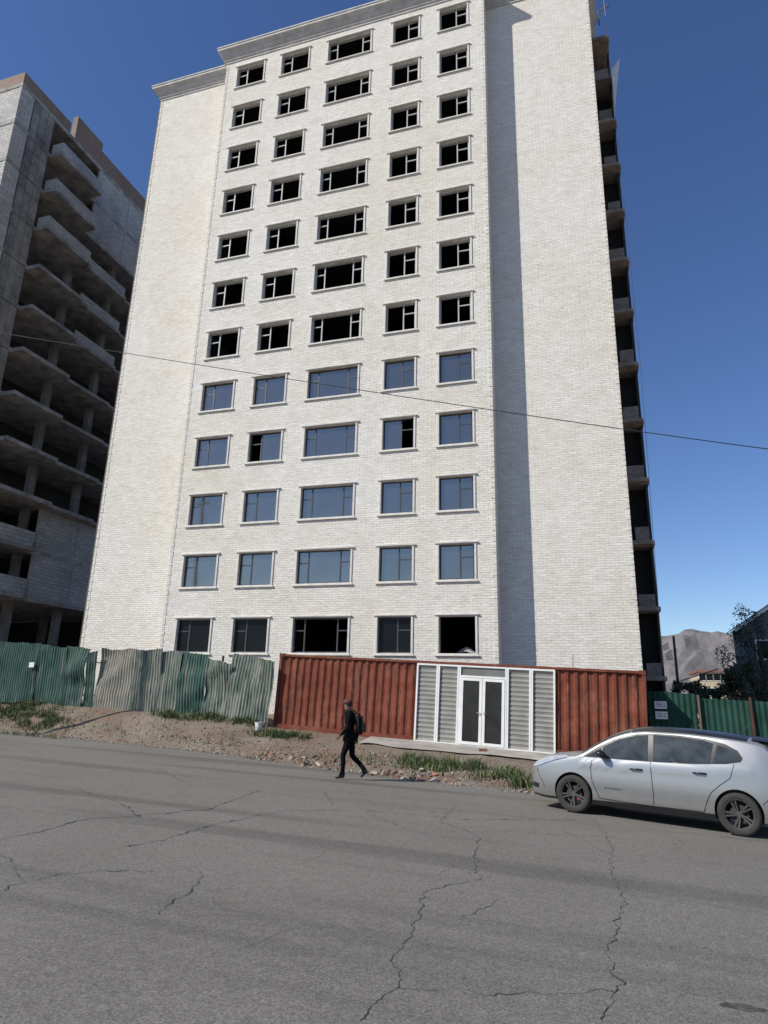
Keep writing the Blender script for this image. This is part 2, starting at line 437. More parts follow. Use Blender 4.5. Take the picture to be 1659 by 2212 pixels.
# ------------------------------------------------------------------ WHITE BUILDING
D = 27.0; PW = 28.12; XL, XR = -19.5, -3.55; WL, WR = -25.08, 1.90
wb = thing('apartment_building', 'tall white stone-clad apartment block with twelve rows of windows, behind the red container', 'building', (-11.5, D, 0.3))
colsx = [(-18.68, -16.88, 'L'), (-15.67, -13.93, 'L'), (-12.66, -10.05, 'B'), (-8.69, -7.20, 'R'), (-6.0, -4.47, 'R')]
ST = 3.07; WH = 1.52; ZT0 = 4.97
TOP = 39.45
w = MB()
xs = sorted([XL, XR] + [c for t in colsx for c in t[:2]])
zs = [-1.0]
for k in range(12): zs += [ZT0+ST*k-WH, ZT0+ST*k]
zs.append(TOP+.3)
for i in range(len(xs)-1):
    for j in range(len(zs)-1):
        x0, x1, z0, z1 = xs[i], xs[i+1], zs[j], zs[j+1]
        if i % 2 == 1 and j % 2 == 1:
            d = .3
            w.quad((x0, D, z0), (x0, D+d, z0), (x0, D+d, z1), (x0, D, z1)); w.quad((x1, D, z0), (x1, D, z1), (x1, D+d, z1), (x1, D+d, z0))
            w.quad((x0, D, z0), (x1, D, z0), (x1, D+d, z0), (x0, D+d, z0)); w.quad((x0, D, z1), (x0, D+d, z1), (x1, D+d, z1), (x1, D, z1))
        else:
            w.quad((x0, D, z0), (x1, D, z0), (x1, D, z1), (x0, D, z1))
            w.quad((x0, D+.3, z0), (x0, D+.3, z1), (x1, D+.3, z1), (x1, D+.3, z0), 1)
for (a, b) in ((XL, XL), (XR, XR)): w.quad((a, D, -1), (a, PW, -1), (a, PW, TOP+.3), (a, D, TOP+.3))
w.quad((WL, PW, -1), (XL, PW, -1), (XL, PW, TOP+.3), (WL, PW, TOP+.3)); w.quad((XR, PW, -1), (WR, PW, -1), (WR, PW, TOP+.3), (XR, PW, TOP+.3))
w.quad((WR, PW, -1), (WR, 42, -1), (WR, 42, TOP+.3), (WR, PW, TOP+.3)); w.quad((WL, PW, -1), (WL, PW, TOP+.3), (WL, 42, TOP+.3), (WL, 42, -1))
w.quad((WL, 42, -1), (WL, 42, TOP+.3), (WR, 42, TOP+.3), (WR, 42, -1))
w.build('wall', [MW, M_in], wb, fix=False)
rf = MB(); rf.box(XL+.1, XR-.1, D+.05, 42, TOP+.25, TOP+.5); rf.box(WL+.05, WR-.05, PW+.05, 41.9, TOP+.2, TOP+.45); rf.build('roof', M_conc, wb)
inn = MB()
for k in range(13):
    z = ZT0+ST*(k-1)+.75; inn.box(XL+.05, XR-.05, D+.32, 41.8, z, z+.25)
for xp in (-16.3, -13.3, -9.4, -6.6): inn.box(xp-.08, xp+.08, D+1.0, 35, -1, TOP)
inn.box(XL+.02, XR-.02, 33, 33.2, -1, TOP)
inn.build('interior_floors', M_in, wb)
ed = MB(); ed.box(WL-.22, WL-.003, PW+.12, 41, -1, TOP+.1); ed.build('end_wall', M_concd, wb)
# corner quoins
for (xx, yy, s) in ((XL, D, 1), (XR, D, -1), (WL, PW, 1), (WR, PW, -1)):
    q = MB(); z = -.8; k = 0
    while z < TOP-.2:
        ww = .15 if k % 2 else .12
        x0, x1 = (xx-.012, xx+ww) if s > 0 else (xx-ww, xx+.012)
        q.box(x0, x1, yy-.014-.006*(k % 2), yy+(.12 if k % 2 else .14), z, z+.21)
        z += .24; k += 1
    q.build('corner_blocks', MW, wb)
# cornice
path = [(WL, 42), (WL, PW), (XL, PW), (XL, D), (XR, D), (XR, PW), (WR, PW), (WR, 42)]
prof = [(0.0, 39.30), (.05, 39.30), (.05, 39.42), (.12, 39.46), (.12, 39.56), (.24, 39.66), (.28, 39.76), (.28, 39.82), (.42, 39.93), (.48, 39.98), (.48, 40.12), (.52, 40.14), (.52, 40.22), (0.0, 40.28), (-.6, 40.28)]
def offs(path, o):
    out = []
    for k, p in enumerate(path):
        p = Vector(p); ns = []
        for a, b in ((k-1, k), (k, k+1)):
            if a >= 0 and b < len(path):
                d = (Vector(path[b])-Vector(path[a])).normalized(); ns.append(Vector((d.y, -d.x)))
        n = ns[0] if len(ns) == 1 else (ns[0]+ns[1])/(1+ns[0].dot(ns[1]))
        out.append(p + n*o)
    return out
cn = MB()
t = offs(path, 1.0)
sg = 1 if t[3].y < D+.5 else -1
rows = [(offs(path, sg*o), z) for o, z in prof]
for (a, za), (b, zb) in zip(rows, rows[1:]):
    for k in range(len(path)-1):
        cn.quad((*a[k], za), (*a[k+1], za), (*b[k+1], zb), (*b[k], zb))
cn.build('cornice', M_trim, wb, fix=False)

# windows
def bars(mb, x0, x1, z0, z1, bw, y0, y1):
    mb.box(x0, x1, y0, y1, z0, z0+bw); mb.box(x0, x1, y0, y1, z1-bw, z1)
    mb.box(x0, x0+bw, y0, y1, z0+bw, z1-bw); mb.box(x1-bw, x1, y0, y1, z0+bw, z1-bw)
cache = {}
def win_meshes(ci):
    x0, x1, sd = colsx[ci]; W = x1-x0
    out = {}
    nar = []
    n = .62 if sd != 'B' else .52
    if sd in 'LB': nar.append((0, n))
    if sd in 'RB': nar.append((W-n, W))
    def frame(mat, nm, bw=.06):
        f = MB(); e = .006
        bars(f, e, W-e, e, WH-e, bw, .13, .19)
        for (a, b) in nar:
            xm = b if a == 0 else a
            f.box(xm-.03, xm+.03, .131, .189, bw+e, WH-bw-e)
            lo = a+.067 if a == 0 else xm+.03; hi = xm-.03 if a == 0 else b-.067
            f.box(lo, hi, .133, .187, WH*.62, WH*.62+.05)
        return f.mesh(nm, mat)
    out['L'] = frame(M_frL, 'window'); out['D'] = frame(M_frD, 'window', .05)
    s = MB()
    g_ = .006; j = .09
    s.box(-j, -g_, -.04, .01, -.0, WH); s.box(W+g_, W+j, -.04, .01, 0, WH)
    s.box(-j-.02, W+j+.02, -.05, .01, WH+g_, WH+.05); s.box(-j-.08, W+j+.08, -.085, .01, WH+.05, WH+.10)
    s.box(-j-.02, W+j+.02, -.045, .01, -.06, -g_); s.box(-j-.07, W+j+.07, -.08, .01, -.11, -.06)
    out['S'] = s.mesh('moulding', M_sur)
    def pane(which, mat):
        p = MB()
        if sd == 'B': segs = [(.07, n-.035, 1), (n+.035, W-n-.035, 0), (W-n+.035, W-.07, 1)]
        elif sd == 'L': segs = [(.07, n-.035, 1), (n+.035, W-.07, 0)]
        else: segs = [(.07, W-n-.035, 0), (W-n+.035, W-.07, 1)]
        for a, b, nr in segs:
            if which == 'wide' and nr: continue
            tl = RN.uniform(-.006, .006)
            i0 = len(p.v); p.box(a, b, .155, .165, .05, WH-.05)
            for k in range(i0, len(p.v)):
                v = p.v[k]; p.v[k] = (v[0], v[1]+tl*(v[0]-a)/(b-a)+RN.uniform(-.002, .002), v[2])
        return p.mesh('pane', mat)
    out['P'] = pane('all', M_gl); out['PW'] = pane('wide', M_gl); out['PD'] = pane('all', M_gd)
    return out
for ci in range(5): cache[ci] = win_meshes(ci)
for k in range(12):
    for ci in range(5):
        x0, x1, sd = colsx[ci]; zb = ZT0+ST*k-WH; c = cache[ci]
        if k == 0 and ci == 4:
            o = link('window_moulding', c['S'], wb); o.location = (x0, D, zb); continue
        o = link('window', c['L' if k >= 5 else 'D'], wb); o.location = (x0, D, zb)
        link('moulding', c['S'], o, True)
        if 1 <= k <= 4:
            link('pane', c['PW' if (k == 3 and ci in (1, 3)) else 'P'], o, True)
        elif k == 0 and ci in (0, 1, 3): link('pane', c['PD'], o, True)
hp = MB(); hp.grid(lambda i, j: (-5.95+1.5*i/8, D+.7+.8*j/5, 3.2+.62*(1-abs(i-5)/5.0 if i < 5 else 1-abs(i-5)/6.0)*(.5+.5*math.sin(math.pi*(j+.5)/6))+.08*noise.noise(Vector((i*.8, j*.8, 1)))), 9, 6)
hp.build('sheeting_heap', M_conc, wb)
# side balconies
M_edge = M('brown_slab_edge', (.26, .215, .18), .95, .35, 2, bmp=.3, bscale=8)
for k in range(13):
    z = ZT0+ST*(k-1)+.75
    b = MB()
    npz = 7; outl = [(WR+.01, 31.75)]
    for q in range(npz): a_ = math.pi/2*q/(npz-1); outl.append((2.86+.30*math.sin(a_), 32.05-.30*math.cos(a_)))
    outl += [(3.16, 41), (WR+.01, 41)]
    i0 = len(b.v)
    for zz_ in (z, z+.18): b.v += [(x, y, zz_) for x, y in outl]
    no = len(outl); b.f.append(tuple(i0+q for q in range(no))); b.m.append(0); b.f.append(tuple(i0+no+q for q in reversed(range(no)))); b.m.append(0)
    for q in range(no): b.f.append((i0+q, i0+(q+1) % no, i0+no+(q+1) % no, i0+no+q)); b.m.append(0)
    bo = b.build('balcony', M_edge, wb)
    if k < 12:
        p = MB(); jj = RN.uniform(-.08, .08)
        p.box(2.28+jj, 2.95, 31.95, 32.15, z+.183, z+.98+RN.uniform(-.25, .12)); p.build('parapet', M_brickg, bo)
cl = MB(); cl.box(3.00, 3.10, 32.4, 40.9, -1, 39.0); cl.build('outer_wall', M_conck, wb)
cl = MB(); cl.box(1.93, 2.975, 33.2, 33.35, -1, 38.8); cl.build('recess_wall', M_in, wb)
fl = MB(); a = at(1339, 126, 31.5); b = at(1321, 150, 31.5); c_ = at(1327, 250, 31.5)
for dy in (0, .05):
    fl.tri(a+Vector((0, dy, 0)), b+Vector((0, dy, 0)), c_+Vector((0, dy, 0)))
fl.quad(b, c_, c_+Vector((.05, 1.0, .1)), b+Vector((.05, 1.0, .1)))
fl.build('metal_flashing', M_white, wb, fix=False)
am = MB(); am.tube([(1.9, 33, 39.9), (2.6, 31, 40.6), (3.15, 30.6, 40.4)], .05); am.tube([(2.6, 31, 39.6), (2.6, 31, 40.7)], .04); am.build('hoist_arm', M_concd, wb)
tag_r = MB(); tag_r.tube([at(1300, -40, 30.6), at(1330, 250, 30.6), at(1385, 800, 30.6), at(1432, 1440, 30.6)], .012)
tag(tag_r.build('rope', M_conc), 'thin pale hoist rope hanging down the dark east end of the white block', 'rope')

# ------------------------------------------------------------------ LEFT UNFINISHED BUILDING
lb = thing('unfinished_building', 'unfinished grey concrete frame building with open floors and bare balconies, left of the white block', 'building', (-40, 32, 1.2))
FX = -34.8; Y0, Y1 = 25.8, 47.0; XB = -50
levels = [1.2, 7.4] + [7.4+3.1*k for k in range(1, 12)]     # top = 41.5
for z in levels[1:]:
    s = MB(); s.box(XB, FX, Y0+.04, Y1, z-.30, z); s.build('floor_slab', M_conc, lb)
for y in (29.1, 33.2, 37.4, 41.6, 45.8):
    for x in (FX-1.0, -41):
        s = MB(); s.box(x-.2, x+.2, y-.25, y+.25, .5, 41.25); s.build('column', M_col, lb)
for z0, z1 in zip(levels[1:-1], levels[2:]):
    lo, hi = z0+.003, z1-.303
    s = MB(); s.box(FX-.22, FX-.03, Y0+.06, Y0+1.15, lo, hi); s.build('block_wall', M_block, lb)
    s = MB(); s.box(FX-.32, FX+.02, Y0+1.2, 28.75, lo-.29, hi+.06); s.build('concrete_wall', M_form, lb)
    for xa, xb in ((-37.3, FX-.24), (-42, -39.2), (-47, -44)):
        s = MB(); s.box(xa, xb, Y0+.08, Y0+.28, lo, hi); s.build('front_wall', M_block, lb)
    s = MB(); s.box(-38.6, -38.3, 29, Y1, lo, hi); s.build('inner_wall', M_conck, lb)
    if z0 > 35 or z0 < 13.0:
        for ya, yb in ((33.55, 37.05), (37.1, Y1-.1)):
            s = MB(); s.box(FX-.2, FX-.02, ya, yb, lo, hi); s.build('block_wall', M_block, lb)
    ex = 1.0 if z0 > 31 else (1.05 if z0 > 12.9 else .55)
    jx = RN.uniform(-.12, .12) if z0 < 31 else 0
    s = MB(); s.box(FX+.003, FX+ex+jx, 28.95, 33.1+jx, z0-.28, z0-.02)
    bo = s.build('balcony', M_conc, lb)
    if z0 > 31:
        s = MB(); s.box(FX+ex-.12, FX+ex-.02, 29.0, 33.05, z0-.018, z0+.80); s.box(FX+.01, FX+ex-.125, 29.0, 29.1, z0-.018, z0+.80); s.build('parapet', M_block, bo)
    elif z0 < 12.9:
        s = MB(); s.box(FX+ex-.22, FX+ex-.12, 29.0, 32.95, z0-.018, z0+1.0); s.build('parapet', M_block, bo)
    if 12.9 < z0 < 35:
        s = MB(); s.box(FX+.003, FX+.65+jx, 33.3, 37.6, z0-.27, z0-.03); bo = s.build('balcony', M_conc, lb)
        s2 = MB(); s2.box(FX+.003, FX+.40, 37.7, 45.9, z0-.26, z0-.03); s2.build('balcony', M_conc, lb)
        if z0 > 25:
            s = MB(); s.box(FX+.40+jx, FX+.50+jx, 33.35, 37.55, z0-.028, z0+.75); s.build('parapet', M_block, bo)
s = MB(); s.box(FX-.3, FX-.02, Y0+.06, 30.2, 41.503, 42.4); s.box(XB, FX-.31, Y0+.06, Y0+.36, 41.503, 42.4)
s.box(FX-.5, FX-.04, 30.7, 33.4, 41.503, 43.6); s.box(FX-.32, FX-.03, 33.41, Y1, 41.503, 42.9); s.build('brick_parapet', M_brick, lb)
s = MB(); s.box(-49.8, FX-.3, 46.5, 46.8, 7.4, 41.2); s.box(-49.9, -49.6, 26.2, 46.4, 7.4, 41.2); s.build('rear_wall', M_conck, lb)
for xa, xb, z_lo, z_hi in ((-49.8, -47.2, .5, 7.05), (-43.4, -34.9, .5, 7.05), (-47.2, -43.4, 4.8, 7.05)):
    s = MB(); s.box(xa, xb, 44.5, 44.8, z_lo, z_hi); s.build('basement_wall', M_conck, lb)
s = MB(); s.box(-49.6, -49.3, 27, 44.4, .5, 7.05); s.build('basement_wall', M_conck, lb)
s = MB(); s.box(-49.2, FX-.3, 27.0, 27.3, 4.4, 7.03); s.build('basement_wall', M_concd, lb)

def simple_building(name, label, x0, x1, y0, y1, z0, z1, wallm, roofm, nwin, rows_, gable=0, group=None):
    t = thing(name, label, 'building', ((x0+x1)/2, y0, z0), 0, group)
    b = MB(); b.box(x0, x1, y0, y1, z0, z1)
    if gable:
        xm = (x0+x1)/2
        for y in (y0, y1): b.tri((x0, y, z1), (x1, y, z1), (xm, y, z1+gable))
    b.build('wall', wallm, t)
    r_ = MB()
    if gable:
        e = .5
        xm = (x0+x1)/2; sl = gable/((x1-x0)/2)
        for s_ in (-1, 1):
            xe = xm + s_*((x1-x0)/2+e); ze = z1-sl*e
            for dz in (.05, .2):
                r_.quad((xm, y0-e, z1+gable+dz), (xe, y0-e, ze+dz), (xe, y1+e, ze+dz), (xm, y1+e, z1+gable+dz))
        r_.build('roof', roofm, t, fix=False)
        bb = MB()
        for s_ in (-1, 1):
            xe = xm + s_*((x1-x0)/2+e); ze = z1-sl*e
            bb.quad((xm, y0-e-.01, z1+gable), (xe, y0-e-.01, ze), (xe, y0-e-.01, ze+.22), (xm, y0-e-.01, z1+gable+.22))
        bb.build('bargeboard', M_white, t, fix=False)
    else:
        r_.box(x0-.3, x1+.3, y0-.3, y1+.3, z1, z1+.35); r_.build('roof', roofm, t)
    for j in range(rows_):
        for i in range(nwin):
            cx = x0+(x1-x0)*(i+.5)/nwin; cz = z0+1+(z1-z0-.6)*(j+.25)/rows_
            f = MB(); bars(f, cx-.6, cx+.6, cz, cz+1.3, .1, y0-.06, y0+.02); fo = f.build('window', M_white, t)
            p = MB(); p.box(cx-.5, cx+.5, y0-.03, y0-.01, cz+.1, cz+1.2); p.build('pane', M_gd, fo)
    return t
M_cream = M('cream_render', (.58, .53, .43), .9, .1, 1)
M_yel = M('yellow_render', (.48, .40, .27), .9, .15, 1)
M_dkwall = M('shaded_grey_render', (.15, .15, .155), .9, .15, 1)
M_roofd = M('dark_metal_roof', (.06, .05, .05), .6, .2, 1)
M_roofr = M('rust_red_roof', (.22, .10, .075), .8, .2, 1)
simple_building('low_house', 'low pale house glimpsed through the open ground floor of the unfinished building', -66, -54, 58, 66, .8, 4.2, M_cream, M_roofr, 4, 1)
simple_building('house', 'grey gabled house with white bargeboards behind the tree at right', 9.5, 17.0, 48, 51, -.6, 6.6, M_dkwall, M_roofd, 3, 2, gable=2.6)
simple_building('distant_house', 'small yellow house with rows of windows in front of the mountains, between block and tree', 16.6, 22, 120, 130, -.8, 6.8, M_yel, M_roofr, 5, 3)
simple_building('distant_house', 'low cream house right beside the dark east end of the white block, below the mountains', 24.5, 30, 135, 145, -.8, 6.8, M_cream, M_roofr, 4, 2)

# ------------------------------------------------------------------ CONTAINER
A3 = Vector((-11.0, 22.3, .49)); rz = math.atan2(-1.0, 12.44)
ct = thing('shipping_container', 'long rusty red corrugated shipping container with white glazed shopfront set into its side', 'container', A3)
ct.rotation_euler = (0, rad(2.35), rz); LC = 12.46; HC = 2.6
def corr(mb, u0, u1, z0, z1, y=0.0, dep=.045, sgn=1, m=0):
    pts = []; u = u0
    pts.append((u0, 0))
    while u < u1-1e-3:
        for du, d in ((.075, 0), (.065, dep), (.075, dep), (.065, 0)):
            u = min(u+du, u1); pts.append((u, d))
            if u >= u1: break
    for (a, da), (b, db) in zip(pts, pts[1:]):
        nz = 10
        for q in range(nz):
            za, zb = z0+(z1-z0)*q/nz, z0+(z1-z0)*(q+1)/nz
            f = lambda u, z: (.045*noise.noise(Vector((u*.8, z*1.1, 4)))+.018*noise.noise(Vector((u*3, z*3, 4)))) if z0+.05 < z < z1-.05 else 0
            mb.quad((a, y+da*sgn+f(a, za), za), (b, y+db*sgn+f(b, za), za), (b, y+db*sgn+f(b, zb), zb), (a, y+da*sgn+f(a, zb), zb), m)
fw = MB(); corr(fw, .08, 5.30, .16, HC-.07, .03); corr(fw, 9.88, LC-.08, .16, HC-.07, .03)
corr(fw, .08, LC-.08, .16, HC-.07, 2.42, sgn=-1)
for x in (.03, LC-.03):
    fw.quad((x, .08, .1), (x, 2.36, .1), (x, 2.36, HC-.05), (x, .08, HC-.05))
fw.quad((.05, .05, HC-.03), (LC-.05, .05, HC-.03), (LC-.05, 2.4, HC-.03), (.05, 2.4, HC-.03))
fw.build('corrugated_wall', M_cont, ct, fix=False, local=True)
fr = MB()
for y0, y1 in ((-.015, .07), (2.37, 2.47)):
    n_ = 60
    for q in range(n_):     # slightly battered top rail
        xa, xb = LC*q/n_, LC*(q+1)/n_
        fr.box(xa, xb, y0+.002*(q % 2), y1, HC-.075+.006*noise.noise(Vector((q*.7, 0, 0))), HC+.012*noise.noise(Vector((q*.5, 3, 0))))
    if y0 > 1: fr.box(0, LC, y0, y1, 0, .17)
    else: fr.box(0, 5.31, y0, y1, 0, .17); fr.box(9.87, LC, y0, y1, 0, .17)
    for x in (0, LC-.1): fr.box(x-.003, x+.103, y0-.003, y1+.003, .0, HC+.01)
fr.box(0.002, .098, .07, 2.37, HC-.12, HC-.003); fr.box(LC-.098, LC-.002, .07, 2.37, HC-.12, HC-.003)
fr.build('frame', M_cont, ct, local=True)
for x in (0, LC-.16):
    for z in (-.02, HC-.10):
        c = MB(); c.box(x-.012, x+.172, -.035, .12, z, z+.125); c.build('corner_casting', M_cont, ct, local=True)
U = [5.33, 6.08, 6.80, 8.36, 9.12, 9.86]
M_trans = M('dusty_glass', (.16, .16, .15), .3, .25, 1.5, spec=.3)
M_smoke = M('smoked_glass', (.030, .030, .029), .2, .35, 1.5, spec=.25)
for i in (0, 1, 3, 4):
    a, b = U[i], U[i+1]; f = MB(); bars(f, a+.004, b-.004, .02, HC-.085, .055, -.045, .04)
    fo = f.build('shopfront_panel', M_white, ct, local=True)
    p = MB(); z = .08; k = 0
    while z < HC-.15:
        z1 = min(z+.072, HC-.142); p.box(a+.062, b-.062, .015+.012*(k % 2), .03+.012*(k % 2), z, z1-.001, k % 2); z = z1; k += 1
    p.build('blind', [M_blA, M_blB], fo, local=True)
a, b = U[2], U[3]
f = MB(); bars(f, a+.004, b-.004, .02, HC-.085, .05, -.046, .04); f.box(a+.055, b-.055, -.045, .04, 2.14, 2.20); fo = f.build('door_frame', M_white, ct, local=True)
p = MB(); p.box(a+.055, b-.055, 0, .01, 2.2, HC-.135); p.build('transom_pane', M_trans, fo, local=True)
xm = (a+b)/2
for s_, (da, db) in enumerate(((a+.06, xm-.006), (xm+.006, b-.06))):
    f = MB(); bars(f, da, db, .08, 2.13, .09, -.06, -.01); do = f.build('door', M_white, ct, local=True)
    p = MB(); p.box(da+.091, db-.091, -.04, -.03, .171, 2.039); p.build('pane', M_smoke, do, local=True)
    h = MB(); hx = db-.05 if s_ == 0 else da+.05
    h.tube([(hx, -.062, 1.06), (hx, -.11, 1.06), (hx+(-.1 if s_ == 0 else .1), -.11, 1.06)], .012); h.build('handle', M_conc, do, local=True)
hood = MB(); hood.tube([(9.98+.35, .5, HC-.03), (9.98+.35, .5, HC+.42)], .018); hood.build('pipe_stub', M_conc, ct, local=True)

# apron
ap = MB()
def app(i, j):
    x = -7.2 + i*.3; t_ = j/6.0
    yf = fline(x)+.15; n_ = .25*noise.noise(Vector((x*1.1, 0, 1)))
    y = yf - (1.5+n_)*t_
    return (x, y, height(x, y, False)+.075)
ap.grid(app, 22, 7); struct('concrete_apron', ap, M_apron)

# ------------------------------------------------------------------ FENCES
def sheet(x0, y0, x1, y1, zb0, zb1, h0, h1, lean=0, bend=0, mat=None, parent=None, top=.03, shear=0, seed=0, pitch=.12, dep=.018, name='metal_sheet', label=None):
    nx = int(math.hypot(x1-x0, y1-y0)/(pitch/5))+1; nz = 14
    d = Vector((x1-x0, y1-y0, 0)).normalized(); n = Vector((d.y, -d.x, 0))
    m = MB()
    def P(i, j):
        t = i/(nx-1); v = j/(nz-1)
        s_ = t*math.hypot(x1-x0, y1-y0)
        zb = zb0+(zb1-zb0)*t; h = h0+(h1-h0)*t + top*noise.noise(Vector((s_*1.4, seed, 0))) + .4*top*noise.noise(Vector((s_*9, seed, 4)))
        c = dep*math.sin(2*math.pi*s_/pitch)
        bd = bend*noise.noise(Vector((s_*.9, v*2.2, seed)))*(.3+v) + .35*bend*noise.noise(Vector((s_*2.6, v*6, seed+9))) + .02*noise.noise(Vector((s_*3, v*4, seed+3)))
        return Vector((x0, y0, zb)) + d*(s_+shear*v*h) + n*(c+lean*v*h+bd) + Vector((0, 0, v*h))
    m.grid(P, nx, nz)
    o = m.build(name, mat, parent, smooth=True, fix=False)
    if label: o['label'] = label
    return o
lf = thing('corrugated_fence', 'battered green and bare corrugated metal fence of crooked sheets, left of the red container', 'fence', (-20, 22.3, .9))
def hb(x): return lerp_tab(HF, x)-.06
segs = [(-34, -31.5, 2.35, 2.35, M_shg, 0, .02), (-31.5, -29, 2.4, 2.35, M_shm, 0, .05), (-29, -26.5, 2.4, 2.4, M_shg, 0, .03), (-26.5, -23.9, 2.4, 2.42, M_shg, 0, .02), (-23.9, -21.9, 2.44, 2.42, M_shg, .0, .05), (-21.95, -20.5, 2.40, 2.36, M_shg, .0, .08),
        (-20.55, -19.42, 2.40, 2.30, M_shg, 0, .16), (-19.36, -18.9, 2.12, 2.2, M_shg, .05, .14), (-18.85, -17.1, 2.40, 2.36, M_shb, .0, .16), (-17.15, -15.9, 2.34, 2.40, M_shm, 0, .13),
        (-15.98, -15.05, 2.32, 2.42, M_shm, .0, .10), (-15.1, -13.9, 2.42, 2.28, M_shg, .0, .18), (-13.92, -12.75, 2.2, 1.95, M_shm, .03, .22)]
for i, (a, b, h0, h1, m_, ln, bd) in enumerate(segs):
    y = 22.25+.025*(i % 2)
    sheet(a, y, b+.04, y-.02, hb(a), hb(b), h0, h1, ln, bd, m_, lf, top=.09, seed=i*3.7)
sheet(-12.95, 22.1, -11.12, 22.02, hb(-13)-.1, hb(-11.5)-.12, 2.5, 2.36, -.04, .16, M_shm, lf, top=.08, shear=.07, seed=77, label='leaning dented sheet at the container end of the fence')
for x in (-33, -30, -27, -24, -21.2, -18.9, -16, -13.4):
    p = MB(); p.tube([(x, 22.5, hb(x)-.1), (x+.02, 22.5, hb(x)+2.3)], .045); p.build('post', M_wood, lf)
ra = MB()
for zz in (.5, 1.8): ra.tube([(x, 22.43, hb(x)+zz) for x in (-34, -28, -24, -20, -16, -12)], .03)
ra.build('rail', M_wood, lf)
st_ = MB(); q = at(68, 1436, 22.1); st_.box(q.x-.13, q.x+.13, 22.1, 22.11, q.z-.1, q.z+.1); st_.build('sticker', M_white, lf)

rf_ = thing('corrugated_fence', 'green corrugated metal fence with rusty posts behind the silver car, right of the container', 'fence', (5, 21.6, -.2))
seg2 = [(1.58, 2.95), (2.95, 4.3), (4.3, 5.75), (5.75, 7.2), (7.2, 8.8), (8.8, 10.4), (10.4, 12)]
for i, (a, b) in enumerate(seg2):
    y = 22.3 if i == 0 else 22.0-.02*i
    hh = 2.08+(.14 if i == 0 else 0)
    sheet(a, y, b, y-.02, lerp_tab(HF, a)-.08, lerp_tab(HF, b)-.08, hh, hh-.02, 0, .05, M_shd, rf_, top=.03, seed=i+200, pitch=.16)
for x in (2.95, 4.32, 5.78, 7.22, 8.82, 10.42):
    p = MB(); p.box(x-.028, x+.028, 21.85, 21.93, lerp_tab(HF, x)-.2, lerp_tab(HF, x)+2.08); p.build('post', M_rustpost if x > 3 else M_wood, rf_)
M_ink = M('dark_ink', (.03, .03, .04), .7, .1, 4)
for (px, py) in ((1427, 1523), (1429, 1545)):
    q = at(px, py, 22.2)
    nt_ = MB(); nt_.box(q.x-.17, q.x+.17, 22.19, 22.2, q.z-.11, q.z+.11); o = nt_.build('notice', M_white, rf_)
    ik = MB()
    for r_ in range(3):
        xx = q.x-.13
        while xx < q.x+.04:
            ww = RN.uniform(.015, .05); ik.box(xx, xx+ww, 22.183, 22.187, q.z+.05-r_*.05, q.z+.07-r_*.05); xx += ww+.015
    ik.tube([(q.x+.07, 22.185, q.z+.05), (q.x+.13, 22.185, q.z+.04), (q.x+.12, 22.185, q.z), (q.x+.07, 22.185, q.z-.05), (q.x+.14, 22.185, q.z-.055)], .008, n=4)
    ik.build('notice_print', M_ink, o)

# ------------------------------------------------------------------ stuff on the verge
M_b1 = M('brick_rubble', (.25, .12, .075), .95, .35, 6); M_b2 = M('pale_rubble', (.35, .30, .235), .95, .3, 6); M_b3 = M('grey_rubble', (.28, .265, .245), .95, .3, 6); M_b4 = M('dark_rubble', (.12, .095, .07), .95, .3, 6)
rb = MB()
def chunk(x, y, s, m):
    z = surf(x, y) + s*.12
    R_ = Matrix.Translation((x, y, z)) @ Matrix.Rotation(RN.uniform(0, 6.3), 4, 'Z') @ Matrix.Rotation(RN.uniform(-.9, .9), 4, 'X') @ Matrix.Rotation(RN.uniform(-.9, .9), 4, 'Y')
    a, b, c = s*RN.uniform(.7, 1.3), s*RN.uniform(.45, .8), s*RN.uniform(.3, .6)
    i0 = len(rb.v); rb.box(-a/2, a/2, -b/2, b/2, -c/2, c/2, m, R_)
    for k in range(i0, len(rb.v)):
        v = Vector(rb.v[k]); rb.v[k] = tuple(v + Vector((RN.uniform(-1, 1), RN.uniform(-1, 1), RN.uniform(-1, 1)))*s*.14)
n_ = 0
while n_ < 3000:
    x = RN.uniform(-22, 1.0); sv = abs(RN.gauss(0, 1.0))*1.5
    if x > -3 and sv > 1.6: continue
    dens = 1 if -9.5 < x < -1 else (.6 if x > -14 else .3)
    dens *= clampf(.7+1.6*noise.noise(Vector((x*.8, sv*.9, 12))), .05, 1)
    if RN.random() > dens: continue
    y = (lerp_tab(EDGE, x)+sv-.25-ND.x*x)/ND.y
    if y > fline(x)-.35: continue
    if -6.9 < x < -.9 and y > fline(x)-1.6: continue
    s = RN.choice([.02, .03, .03, .04, .05, .06]) * RN.uniform(.7, 1.3)
    if -9.5 < x < -3.5 and sv < 1.3 and RN.random() < .22: s *= 2.2
    chunk(x, y, s, RN.choices([0, 1, 2, 3], [4, 4, 2, 4])[0]); n_ += 1
tag(rb.build('rubble', [M_b1, M_b2, M_b3, M_b4]), 'broken brick and stone rubble strewn on the earth verge', 'rubble', kind='stuff')

